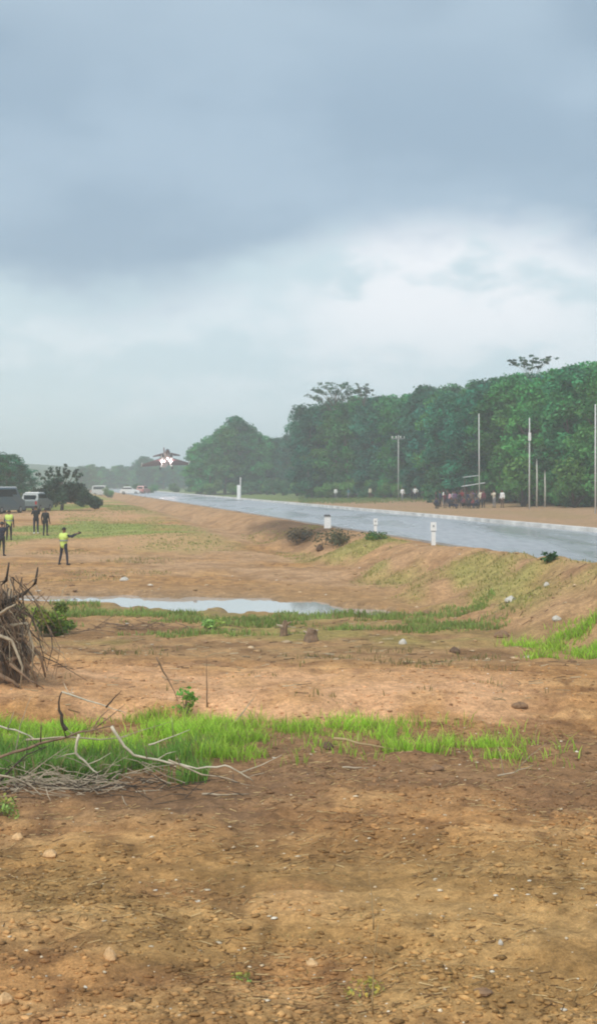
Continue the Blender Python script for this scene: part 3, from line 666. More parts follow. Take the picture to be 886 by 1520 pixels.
# ------------------------------------------------------------------ dead branches
def branch(u_v, y, r0, m, label, forks=3, seed=1, name='dead_branch', y2=None):
    random.seed(seed); n = len(u_v); pts = []
    for i, (u, v) in enumerate(u_v):
        yy = y + ((y2 or y) - y) * i / max(1, n - 1); p = at(u, v, yy); g = hz(p.x, p.y) + r0 * .6
        if p.z < g: p.z = g
        pts.append(p)
    fine = []
    for a, b_ in zip(pts[:-1], pts[1:]):
        for q in (0, .34, .67): fine.append(a.lerp(b_, q) + Vector([random.uniform(-1, 1) * r0 * .7 for _ in range(3)]) * (q > 0))
    fine.append(pts[-1]); base = fine[0].copy(); k = len(fine)
    mb = MB(); mb.tube([p - base for p in fine], [r0 * (1 - .72 * i / (k - 1)) for i in range(k)], 7, .15)
    o = mb.build(name, M[m], None, True, base); tag(o, label, 'branch')
    for j in range(forks):
        i = random.randrange(1, k - 1); d = (fine[i + 1] - fine[i - 1]).normalized(); q = fine[i] - base
        s = Vector((random.uniform(-1, 1), random.uniform(-.6, .6), random.uniform(.1, 1))).normalized(); l = random.uniform(.15, .5); e = q + (d * .5 + s) * l
        MB().tube([q, q.lerp(e, .5) + Vector((0, 0, random.uniform(-.03, .05))), e], [r0 * .4, r0 * .28, r0 * .12], 5, .1).build('side_twig', M[m], o, True)
    return o
branch([(-30, 1066), (0, 1078), (34, 1088), (61, 1099)], 18.6, .0186, 'paledead', 'pale branch end entering from the left edge above the pile', 1, 1)
branch([(92, 1027), (130, 1040), (160, 1049), (187, 1058)], 18.9, .0136, 'paledead', 'thin pale branch sloping right from the top of the dark curved stick', 2, 2)
branch([(100, 1084), (92, 1068), (88, 1050), (92, 1027)], 18.5, .0279, 'darkwood', 'thick dark curved stick standing up out of the branch pile', 0, 3)
branch([(158, 1050), (168, 1038), (181, 1025)], 18.9, .0136, 'darkwood', 'short dark twig pointing up right of the curved stick', 0, 4)
branch([(-25, 1132), (0, 1124), (61, 1103), (117, 1087), (170, 1077)], 18.2, .0260, 'brownwood', 'long dark brown branch rising to the right across the pile', 5, 5)
branch([(166, 1078), (185, 1108), (199, 1121), (253, 1133), (293, 1141), (334, 1136), (357, 1147), (376, 1160)], 18.0, .0211, 'paledead', 'long pale crooked branch reaching farthest right from the pile', 4, 6)
branch([(118, 1090), (113, 1118), (131, 1135), (145, 1147), (145, 1160)], 17.9, .0198, 'paledead', 'pale forked branch hanging down in the middle of the pile', 2, 7)
branch([(221, 1106), (246, 1097), (282, 1083)], 18.8, .0136, 'paledead', 'short pale branch lying in the bright grass right of the pile', 1, 8)
branch([(60, 1172), (149, 1177), (208, 1185), (241, 1174)], 17.7, .0149, 'deadwood', 'flat dry stick along the front foot of the pile', 2, 9)
branch([(300, 1181), (335, 1184), (370, 1182)], 17.6, .0136, 'deadwood', 'straight dry stick on the soil right of the pile', 0, 10)
branch([(250, 1128), (300, 1150), (340, 1156), (372, 1166)], 17.8, .0136, 'deadwood', 'grey branch under the long crooked branch', 2, 11)
branch([(0, 1160), (40, 1120), (70, 1108)], 18.0, .0161, 'darkwood', 'dark branch in the lower left of the pile', 3, 12)
branch([(-10, 1148), (25, 1156), (62, 1178)], 17.6, .0161, 'deadwood', 'weathered branch at the lower left corner of the pile', 3, 13)
branch([(40, 1098), (90, 1094), (150, 1098), (190, 1093)], 18.4, .0149, 'deadwood', 'level grey branch through the middle of the pile', 3, 14)
branch([(22, 1130), (30, 1078), (46, 1035)], 18.7, .0099, 'deadwood', 'thin upright twig near the left edge of the pile', 1, 15)
branch([(232, 975), (248, 1005), (264, 1040)], 23.5, .018, 'brownwood', 'thin leaning twig above the bright grass strip', 1, 16, 'twig')
branch([(308, 1050), (307, 1010), (306, 972)], 23.8, .014, 'brownwood', 'thin upright stem above the bright grass strip', 0, 17, 'twig')
branch([(345, 1078), (365, 1052), (380, 1030)], 23.0, .014, 'deadwood', 'slanting dry stem in the grass strip', 0, 18, 'twig')
branch([(495, 1096), (550, 1106), (600, 1113)], 20.8, .022, 'straw', 'pale stick lying across the front of the grass strip', 1, 19)
branch([(738, 1156), (762, 1147), (790, 1136)], 19.0, .0136, 'deadwood', 'pale forked stick lying right of the grass strip', 2, 20)
branch([(508, 1142), (530, 1140), (546, 1156)], 19.4, .0161, 'deadwood', 'short curved stick in front of the grass strip', 0, 21)
branch([(470, 1211), (530, 1210), (590, 1214)], 16.8, .011, 'straw', 'long thin straw lying on the bare soil', 0, 22, 'twig')
stalk = branch([(553, 1520), (554, 1440), (561, 1372)], 10.6, .008, 'straw', 'dry upright stalk at the bottom right of centre', 1, 23, 'dry_stalk')
tip = branch([(554, 1380), (552, 1330), (547, 1292)], 10.6, .006, 'straw', 'bent tip of the dry upright stalk', 0, 24, 'dry_stalk')
tip.name = 'stalk_tip'; tip.location = tip.location - stalk.location; tip.parent = stalk; del tip['label'], tip['category']
# tangle of fine twigs in and under the pile
def tangle(name, n, cu, cv, su, sv, y, ln, r, label, m, seed, lift=.25):
    random.seed(seed); mb = MB()
    for i in range(n):
        p = at(random.gauss(cu, su), cv, y + random.gauss(0, .35)); p.z = hz(p.x, p.y) + random.random() ** 2 * lift
        a = random.gauss(0, .7) + (math.pi if random.random() < .5 else 0); l = ln * random.uniform(.3, 1.2); d = Vector((math.cos(a), .5 * math.sin(a), random.gauss(.05, .28))) * l
        e = p + d; e.z = max(e.z, hz(e.x, e.y) + .005)
        mb.tube([p, p.lerp(e, .5) + Vector((0, 0, random.uniform(-.03, .05))), e], [r, r * .75, r * .35], 4)
    return tag(mb.build(name, M[m]), label, kind='stuff')
tangle('twig_tangle', 260, 70, 1150, 75, 0, 18.0, .55, .0065, 'tangle of fine grey twigs in the pile of dead branches', 'deadwood', 41)
tangle('twig_tangle', 120, 110, 1150, 110, 0, 17.9, .5, .006, 'dark fine twigs under the pile of dead branches', 'darkwood', 42, .15)
tangle('twig_tangle', 60, 170, 935, 70, 0, 38.5, .8, .012, 'dry sticks on the mud left of the pool', 'brownwood', 43, .12)

# uprooted stump at the left edge
y0 = 26.6; base = gpt(6, y0); st = empty('uprooted_stump', base); tag(st, 'uprooted stump with ragged brown roots at the left edge', 'stump')
random.seed(9); mb = MB(); rings = []
for i, t_ in enumerate(np.linspace(0, 1, 12)):
    rr = .66 * (1.15 - .5 * t_) * (1 if t_ < .9 else .6); zc = -.15 + 2.05 * t_; cx = -.25 + .12 * math.sin(5 * t_)
    rings.append([(cx + math.cos(q) * rr * random.uniform(.7, 1.2), math.sin(q) * rr * random.uniform(.7, 1.2), zc + random.uniform(-.07, .07)) for q in np.arange(18) * 2 * math.pi / 18])
mb.loft(rings).build('root_ball', M['brownwood'], st, True)
rl = lambda u, v, dy=0: at(u, v, y0 + dy) - base
for k, (pl, r0, m) in enumerate([([(-5, 900), (20, 890), (38, 880), (53, 866), (57, 842)], .055, 'darkwood'), ([(-5, 920), (25, 905), (48, 915)], .06, 'brownwood'), ([(0, 960), (35, 948), (60, 972), (68, 1005)], .055, 'brownwood'),
        ([(0, 985), (30, 975), (52, 1000), (58, 1030)], .05, 'brownwood'), ([(10, 930), (40, 925), (50, 960), (48, 1010)], .04, 'deadwood'), ([(-10, 880), (10, 862), (14, 835)], .045, 'darkwood'), ([(-5, 1000), (20, 1012), (42, 1032)], .05, 'brownwood'),
        ([(-10, 940), (18, 950), (34, 990), (30, 1028)], .04, 'deadwood'), ([(-12, 905), (4, 880), (-4, 850)], .04, 'brownwood'), ([(0, 912), (12, 903), (24, 897)], .035, 'deadwood'), ([(15, 985), (45, 1010), (66, 1022)], .03, 'brownwood')]):
    q = [rl(u, v, -.5 - .05 * k) for u, v in pl]; MB().tube(q, [r0 * (1 - .7 * i / (len(q) - 1)) for i in range(len(q))], 7, .18).build('root', M[m], st, True)
def fibres(n, r, m, seed):
    random.seed(seed); mb = MB()
    for i in range(n):
        s = Vector((random.gauss(.0, .38), random.uniform(-.75, -.2), random.uniform(.5, 2.0))); l = random.uniform(.3, 1.0)
        e = s + Vector((random.gauss(.12, .25), random.uniform(-.35, .1), -l)); e.z = max(e.z, .02); md = s.lerp(e, .5) + Vector((random.gauss(0, .1), random.uniform(-.15, .02), .1))
        mb.tube([s, md, e], [r, r * .8, r * .3], 4)
    o = mb.build('root_fibres', M[m], st); o['kind'] = 'stuff'
fibres(160, .010, 'brownwood', 3); fibres(70, .008, 'deadwood', 4); fibres(140, .011, 'darkwood', 5)

# two broken stumps on the flat
for k, (u, v, hgt, lab) in enumerate([(421, 944, .40, 'short broken stump with leaning splinters near the pool'), (461, 952, .30, 'broader broken stump right of the leaning stump')]):
    p = ground(u, v); random.seed(80 + k); r_ = .09 + .08 * k; s_ = empty('broken_stump', p); tag(s_, lab, 'stump')
    MB().tube([(0, 0, -.1), (.02, 0, hgt * .5), (.05, 0, hgt)], [r_ * 1.3, r_, r_ * .7], 9, .25).build('trunk', M['brownwood'], s_)
    for q in range(5): a = random.uniform(0, 6.28); MB().tube([(0, 0, hgt * .6), (math.cos(a) * .2, math.sin(a) * .1, hgt * random.uniform(.6, 1.0))], [.05, .02], 6, .2).build('splinter', M['brownwood' if q % 2 else 'deadwood'], s_)

# ------------------------------------------------------------------ verge posts, signs, utility poles
def delineator(u, v, h, w_, label, y=None):
    p = ground(u, v) if y is None else gpt(u, y); o = empty('verge_post', p); tag(o, label, 'post')
    MB().box((0, 0, h * .30), (w_ * .8, .07, h * .6 + .1)).build('shaft', M['white'], o)
    MB().box((0, 0, h * .62), (w_ * .84, .076, .05)).build('band', M['steel'], o)
    MB().box((0, 0, h * .82), (w_ * 1.15, .09, h * .36), 0, .9).build('head', M['white'], o)
    MB().box((0, -.05, h * .84), (.06, .012, .09)).build('reflector', M['steel'], o); return o
def verge(u, d=-6.0):  # point on the near verge under column u
    k = (u - 443) / F; y = (ROAD_C + d / CR) / (k - ROAD_S); return y
delineator(643, 0, 1.0, .22, 'white verge post nearest the camera on the road embankment', verge(643))
delineator(557, 0, .85, .18, 'smaller white verge post left of the nearest one', verge(557))
y = verge(486, -6.0); p = gpt(486, y); o = empty('marker_block', p); tag(o, 'square white concrete marker with dark cap on the road verge', 'marker')
MB().box((0, 0, .30), (.40, .30, .80), 0, .93).build('block', M['white'], o); MB().box((-.02, 0, .75), (.46, .36, .10), 0, .6).build('cap', M['dark'], o)
# tall sign post at the far road edge
y = 196; x = 28.6 + ROAD_S * y; p = Vector((357 / 1, 0, 0)); p = gpt(357, 193); o = empty('road_sign', p); tag(o, 'tall thin white sign post at the far road edge in the haze', 'sign')
MB().tube([(0, 0, -.2), (0, 0, 3.3)], .055, 8).build('pole', M['white'], o, True); MB().box((-.25, -.06, 1.25), (.42, .04, 2.0)).build('panel', M['white'], o)

def utility_pole(u, v0, y, label, arm=True, r=.13, lean=0):
    p = gpt(u, y); top = CAM_Z + (HORIZON - v0) / F * y - p.z; o = empty('utility_pole', p); tag(o, label, 'pole', None)
    MB().tube([(0, 0, -.3), (lean * .5, 0, top * .5), (lean, 0, top)], [r * 1.25, r * 1.1, r * .85], 10).build('shaft', M['concrete'], o, True)
    if arm:
        a = MB().box((lean, 0, top - .5), (1.9, .09, .11)).build('cross_arm', M['steel'], o)
        for dx in (-.85, -.3, .3, .85): MB().tube([(lean + dx, 0, top - .445), (lean + dx, 0, top - .33), (lean + dx, 0, top - .2), (lean + dx, 0, top - .12)], [.05, .10, .10, .04], 8).build('insulator', M['white'], a, True)
    return o
utility_pole(711, 614, 148, 'tall pale utility pole behind the crowd of onlookers', False, .055, -.05)
utility_pole(785, 620, 131, 'tall pale utility pole right of the crowd, before the shrubs', False, .055, .02)
utility_pole(883, 600, 112, 'pale utility pole at the right edge of the picture', False, .055)
utility_pole(591, 646, 196, 'utility pole with cross arm and white insulators left of the crowd', True, .058)
# white glint high on the tall pole, built as a plain white box
o = bpy.data.objects['utility_pole.001']; MB().box((0, -.2, 6.75), (.24, .1, .75)).build('white_box', M['white'], o)

# ------------------------------------------------------------------ shelter behind the crowd
p = gpt(702, 150); o = empty('tarpaulin_shelter', p); tag(o, 'small shelter with two slanted white tarpaulin roofs behind the crowd', 'shelter')
for sx, sy in ((-1.05, -.85), (1.05, -.85), (-1.05, .85), (1.05, .85)): MB().tube([(sx, sy, -.2), (sx, sy, 2.2 + .1 * sx)], .04, 6).build('post', M['bark'], o)
def sheet(c, d, tilt): 
    m_ = MB().box((0, 0, 0), d).build('roof_sheet', M['tarp'], o); m_.location = c; m_.rotation_euler = (0, tilt, 0); return m_
sheet((.0, 0, 2.22), (2.4, 2.0, .04), R(-9)); sheet((-.2, .6, 3.1), (1.6, 1.4, .04), R(-7))
for sx in (-.85, .45): MB().tube([(sx, .6, -.2), (sx, .6, 3.1 + .1 * sx)], .035, 6).build('post', M['bark'], o)

# ------------------------------------------------------------------ vehicles
def car(name, loc, rz, paint_, length, width, hgt, label, cat, roof=None, van=False):
    o = empty(name, loc, rz); tag(o, label, cat); L2, W2 = length / 2, width / 2; z0 = .28
    if van: prof = [(-L2, z0), (-L2 + .04, hgt * .45), (-L2 + .18, hgt * .92), (-L2 + .5, hgt), (L2 - 1.3, hgt), (L2 - .6, hgt * .56), (L2 - .05, hgt * .47), (L2, z0 + .1), (L2 - .05, z0)]
    else: prof = [(-L2, z0), (-L2, hgt * .55), (-L2 + .25, hgt * .62), (-L2 + .55, hgt * .96), (-L2 + 1.1, hgt), (.2, hgt), (.95, hgt * .66), (L2 - .1, hgt * .54), (L2, z0 + .15), (L2 - .05, z0)]
    rings = []
    for k, s in ((-1, .93), (-.94, 1), (.94, 1), (1, .93)):
        rings.append([(px, k * W2 * (1 - .13 * max(0, (pz - hgt * .55) / (hgt * .45))), z0 + (pz - z0) * (s if pz > hgt * .6 else 1)) for px, pz in prof])
    MB().loft(rings).build('body', paint_, o, False)
    if roof: MB().box((-.35 * (not van) - .2, 0, hgt + .015), (length * (.62 if van else .33), width * .80, .07), 0, .92).build('roof', roof, o)
    zw = hgt * .76
    for s in (-1, 1):
        wl = MB().loft([[(px, s * (W2 * .945), pz) for px, pz in q] for q in ([(-L2 + .45, hgt * .64), (L2 - 1.25 if van else .75, hgt * .64), (L2 - 1.5 if van else .25, hgt * .92), (-L2 + .5, hgt * .92)],)] + [[(px, s * (W2 * .90), pz) for px, pz in [(-L2 + .45, hgt * .64), (L2 - 1.25 if van else .75, hgt * .64), (L2 - 1.5 if van else .25, hgt * .92), (-L2 + .5, hgt * .92)]]])
        wl.build('side_window', M['glass'], o)
        for px in (-L2 + .8, L2 - .8):
            wh = MB().tube([(px, s * (W2 - .22), .32), (px, s * (W2 + .005), .32)], .32, 16).build('wheel', M['black'], o, True)
            MB().tube([(px, s * (W2 - .02), .32), (px, s * (W2 + .02), .32)], .18, 12).build('rim', M['steel'], wh)
        MB().box((L2 - .05, s * W2 * .72, hgt * .42), (.1, .3, .14)).build('headlight', M['white'], o); MB().box((-L2 + .03, s * W2 * .82, hgt * .46), (.1, .16, .3)).build('tail_light', M['redlens'], o)
    xa, xb, za, zb = ((L2 - .62, L2 - 1.28, .60, .95) if van else (.93, .25, .69, .95))
    ws = MB(); a = [(xa + .03, hgt * za), (xb + .03, hgt * zb)]
    ws.loft([[(a[0][0], -W2 * .78, a[0][1]), (a[0][0], W2 * .78, a[0][1]), (a[1][0], W2 * .70, a[1][1]), (a[1][0], -W2 * .70, a[1][1])], [(a[0][0] - .1, -W2 * .78, a[0][1]), (a[0][0] - .1, W2 * .78, a[0][1]), (a[1][0] - .1, W2 * .70, a[1][1]), (a[1][0] - .1, -W2 * .70, a[1][1])]]).build('windscreen', M['glass'], o)
    rw = -L2 + (.06 if van else .32)
    MB().box((rw, 0, hgt * .74), (.12, width * .66, hgt * .26)).build('rear_window', M['glass'], o)
    MB().box((L2 - .01, 0, .42), (.08, width * .9, .18)).build('bumper', M['dark'], o); MB().box((-L2 + .0, 0, .42), (.08, width * .9, .18)).build('bumper', M['dark'], o)
    return o
pt = lambda n, c: mat(n, c, .3, spec=.6)
car('minibus', gpt(4, 128), R(70), pt('slate_paint', (.10, .15, .18)), 4.8, 1.9, 2.35, 'slate blue minibus with white roof at the left edge behind the police', 'minibus', M['white'], True)
car('parked_car', gpt(55, 134), R(80), pt('silver_paint', (.16, .20, .20)), 4.2, 1.75, 1.75, 'silver grey car parked behind the two dark figures', 'car', M['white'])
car('parked_van', gpt(150, 325), R(12), pt('white_car_paint', (.55, .58, .58)), 4.4, 1.7, 2.3, 'white van parked right of the ragged dark tree', 'van', M['white'], True)
car('parked_car', gpt(193, 300), R(5), pt('white_car_paint', (.75, .76, .76)), 4.2, 1.7, 1.6, 'small white car in the far haze below the tree line', 'car', M['white'])
car('parked_car', gpt(213, 310), R(75), pt('pink_red_paint', (.55, .25, .23)), 4.2, 1.7, 1.8, 'faded red car beside the far end of the road', 'car')

# ------------------------------------------------------------------ people
def person_mesh(pose, voxel, fingers=True, h=1.72):
    k = h / 1.72; caps = []
    def c(p0, r0, p1, r1, t): caps.append((Vector(p0) * k, r0 * k, Vector(p1) * k, r1 * k, t))
    hz_ = pose.get('hip', .92); lean = Vector(pose.get('lean', (0, 0, 0)))
    hipc = Vector((0, 0, hz_)); sh = hipc + Vector((0, 0, .49)) + lean; neck = sh + Vector((0, .01, .07)) + lean * .1
    hd = neck + Vector((0, .03, .14)) + Vector(pose.get('head', (0, 0, 0)))
    X_ = Vector((1, 0, 0))
    c(hipc - X_ * .07, .125, hipc + X_ * .07, .125, 'leg'); c(hipc + Vector((-.06, 0, .2)) + lean * .4, .115, hipc + Vector((.06, 0, .2)) + lean * .4, .115, 'shirt')
    c(sh + Vector((-.10, 0, -.12)), .125, sh + Vector((.10, 0, -.12)), .125, 'shirt'); c(sh + Vector((-.14, 0, -.03)), .085, sh + Vector((.14, 0, -.03)), .085, 'shirt')
    c(hipc, .14, sh - Vector((0, 0, .12)), .14, 'shirt'); c(sh, .062, neck + Vector((0, .01, .06)), .056, 'skin')
    c(hd + Vector((0, -.005, .02)), .093, hd + Vector((0, .01, -.05)), .074, 'skin'); c(hd + Vector((0, .09, -.01)), .016, hd + Vector((0, .105, -.03)), .018, 'skin')
    for s in (-1, 1): c(hd + Vector((s * .092, 0, 0)), .018, hd + Vector((s * .094, 0, -.03)), .014, 'skin')
    for s, nm in ((-1, 'l'), (1, 'r')):
        hip = hipc + X_ * s * .095 - Vector((0, 0, .04)); kn = Vector(pose['knee_' + nm]); an = Vector(pose['ankle_' + nm])
        c(hip, .092, kn, .062, 'leg'); c(kn, .062, kn.lerp(an, .4), .060, 'leg'); c(kn.lerp(an, .4), .060, an, .042, 'leg')
        c(an + Vector((0, -.03, -.04)), .042, an + Vector((s * .03, .16, -.05)), .034, 'shoe')
        so_ = sh + X_ * s * .185 - Vector((0, 0, .035)); el_ = Vector(pose['elbow_' + nm]); wr = Vector(pose['wrist_' + nm])
        c(so_, .062, el_, .045, 'shirt'); c(el_, .045, wr, .031, pose.get('sleeve', 'shirt'))
        d = (wr - el_).normalized(); sd_ = d.cross(Vector((0, 0, 1)) if abs(d.z) < .8 else Vector((0, 1, 0))).normalized(); pn = wr + d * .075
        c(wr, .03, pn + sd_ * .018, .028, 'skin'); c(wr, .03, pn - sd_ * .018, .026, 'skin')
        if fingers:
            cu = d.cross(sd_)
            for q, l in ((-.033, .062), (-.011, .075), (.011, .08), (.033, .07)):
                a = pn + sd_ * q + d * .015; m_ = a + d * l * .6 + cu * .008; c(a, .010, m_, .0095, 'skin'); c(m_, .0095, m_ + d * l * .35 + cu * .025, .008, 'skin')
            a = wr + d * .03 + sd_ * .03; m_ = a + d * .035 + sd_ * .03 + cu * .01; c(a, .013, m_, .011, 'skin'); c(m_, .011, m_ + d * .03 + cu * .01, .009, 'skin')
    def remesh(cs, grow, vox):
        mb = MB()
        for p0, r0, p1, r1, t_ in cs: mb.capsule(p0, r0 + grow, p1, r1 + grow, 10)
        o = mb.build('tmp'); md = o.modifiers.new('r', 'REMESH'); md.mode = 'VOXEL'; md.voxel_size = vox
        sm = o.modifiers.new('s', 'SMOOTH'); sm.factor = .5; sm.iterations = 2
        dg = bpy.context.evaluated_depsgraph_get(); me = bpy.data.meshes.new_from_object(o.evaluated_get(dg)); old = o.data
        bpy.data.objects.remove(o); bpy.data.meshes.remove(old); me.polygons.foreach_set('use_smooth', [True] * len(me.polygons)); return me
    me = remesh(caps, 0, voxel); n = len(me.polygons); cen = np.empty(n * 3); me.polygons.foreach_get('center', cen); cen = cen.reshape(-1, 3); best = np.full(n, 9.0); sel = np.zeros(n, np.int32)
    order = {'skin': 0, 'shirt': 1, 'leg': 2, 'shoe': 3}
    for p0, r0, p1, r1, t_ in caps:
        a = np.array(p0); d = np.array(p1) - a; tt = np.clip(((cen - a) @ d) / max(d @ d, 1e-9), 0, 1); dd = np.linalg.norm(cen - a - tt[:, None] * d, axis=1) - (r0 + (r1 - r0) * tt)
        kk = dd < best; best[kk] = dd[kk]; sel[kk] = order[t_]
    for i in range(4): me.materials.append(M['skin'])
    me.polygons.foreach_set('material_index', sel)
    hm = MB(); hc = hd * k
    rings = []
    for t_ in (-.25, .05, .4, .7, .92, 1.0):
        r_ = .104 * k * math.sqrt(max(.02, 1 - max(0, t_) ** 2)); rings.append([(hc.x + math.cos(q) * r_, hc.y - .012 * k - (.03 * k if t_ < .1 and math.sin(q) > 0 else 0) * (math.sin(q)) + math.sin(q) * r_ * 1.05, hc.z + .025 * k + t_ * .10 * k) for q in np.arange(12) * math.pi / 6])
    hair = hm.loft(rings).mesh('hair', M['hair'], True)
    vest = remesh([q for q in caps if q[4] == 'shirt' and q[1] > .08 * k], .022 * k, max(voxel, .018)) if pose.get('vest') else None
    return me, hair, vest, sh * k, hd * k
STAND = dict(knee_l=(-.11, .02, .49), ankle_l=(-.12, -.02, .09), knee_r=(.11, .02, .49), ankle_r=(.12, -.01, .09), elbow_l=(-.25, -.03, 1.12), wrist_l=(-.26, .06, .88), elbow_r=(.25, -.03, 1.12), wrist_r=(.26, .06, .88))
def pose(**k): d = dict(STAND); d.update(k); return d
POINT = pose(knee_l=(-.17, .03, .49), ankle_l=(-.24, -.02, .09), knee_r=(.15, .05, .49), ankle_r=(.20, .02, .09), elbow_r=(.40, .12, 1.30), wrist_r=(.50, .34, 1.44), elbow_l=(-.02, .30, 1.26), wrist_l=(.30, .44, 1.42), vest=True)
SHADE = pose(elbow_r=(.36, .10, 1.52), wrist_r=(.16, .18, 1.66), knee_l=(-.13, .04, .49), ankle_l=(-.16, -.04, .09))
VEST = pose(vest=True)
HIPS = pose(elbow_l=(-.40, -.08, 1.16), wrist_l=(-.20, .06, 1.00), elbow_r=(.40, -.08, 1.16), wrist_r=(.20, .06, 1.00), ankle_l=(-.17, 0, .09), ankle_r=(.17, 0, .09))
PHONE = pose(elbow_l=(-.24, .16, 1.22), wrist_l=(-.07, .36, 1.42), elbow_r=(.24, .16, 1.22), wrist_r=(.07, .36, 1.42), lean=(0, .02, 0))
SQUAT = pose(hip=.36, lean=(0, .16, 0), knee_l=(-.20, .38, .52), ankle_l=(-.17, .06, .09), knee_r=(.20, .38, .52), ankle_r=(.17, .06, .09), elbow_l=(-.26, .36, .58), wrist_l=(-.08, .52, .60), elbow_r=(.26, .36, .58), wrist_r=(.08, .52, .60))
WALK = pose(knee_l=(-.1, .16, .50), ankle_l=(-.1, .20, .09), knee_r=(.1, -.02, .49), ankle_r=(.1, -.24, .12), elbow_l=(-.24, -.12, 1.13), wrist_l=(-.24, -.08, .88), elbow_r=(.24, .06, 1.12), wrist_r=(.24, .24, .95))
_pc = {}
def person(pn, ps, vox, loc, rz, shirt, legs, label, shoe='blackcloth', group=None, fingers=True, h=1.72, sleeve=None):
    key = (pn, vox)
    if key not in _pc: _pc[key] = person_mesh(ps, vox, fingers)
    me, hair, vest, sh, hd = _pc[key]
    o = link('person', me); o.location = loc; o.rotation_euler = (0, 0, rz); o.scale = (h / 1.72,) * 3; tag(o, label, 'person', group)
    for i, m_ in enumerate((M['skin'], shirt, legs, M[shoe])): o.material_slots[i].link = 'OBJECT'; o.material_slots[i].material = m_
    link('hair', hair, o)
    if vest:
        if not vest.materials: vest.materials.append(M['hivis'])
        vo = link('vest', vest, o)
        zz = sh.z - .30
        MB().loft([[(math.cos(q) * .235, math.sin(q) * .185, z_) for q in np.arange(16) * math.pi / 8] for z_ in (zz, zz + .055)], False).build('reflective_band', M['steel'], vo, True)
    return o
p1 = ground(95, 840); person('point', POINT, .014, p1, R(-28), M['navy'], M['navy'], 'person in yellow-green vest with arms outstretched, standing alone on the slope')
# camera held in the outstretched hands
cm = MB().box((0, 0, 0), (.15, .07, .10)).box((0, .0, .065), (.06, .06, .035), 0, .8).tube([(0, .03, 0), (0, .10, 0)], .035, 10).build('camera_with_lens', M['dark'])
cm.location = p1 + Matrix.Rotation(R(-28), 3, 'Z') @ Vector((.48, .52, 1.47)); cm.rotation_euler = (R(10), 0, R(-68)); tag(cm, 'dark camera held out by the person standing alone', 'camera')
p2 = ground(3, 826); person('shade', SHADE, .014, p2, R(-10), M['navy'], M['blackcloth'], 'person in dark clothes with hand raised to head, cut by the left edge', h=1.70)
p3 = gpt(14, 82); person('vest', VEST, .014, p3, R(10), M['navy'], M['blackcloth'], 'person in bright yellow-green vest seen from behind at the left edge', h=1.75)
p4 = gpt(54, 89); person('hips', PHONE, .014, p4, R(20), M['blackcloth'], M['navy'], 'person in black standing before the silver car, left of the pair', 'white', h=1.76)
p5 = gpt(68, 87); person('phone', STAND, .014, p5, R(-15), M['blackcloth'], M['blackcloth'], 'person in black standing before the silver car, right of the pair', h=1.70)
SH = {n: mat(n + '_shirt', c_, .85, var=.1, scale=15) for n, c_ in dict(white=(.75, .75, .74), red=(.22, .03, .035), maroon=(.12, .02, .03), black=(.018, .018, .02), navy=(.02, .025, .06), pink=(.60, .33, .38), grey=(.22, .22, .23), purple=(.12, .06, .13), cream=(.62, .56, .44), teal=(.05, .16, .17), brown=(.12, .07, .045)).items()}
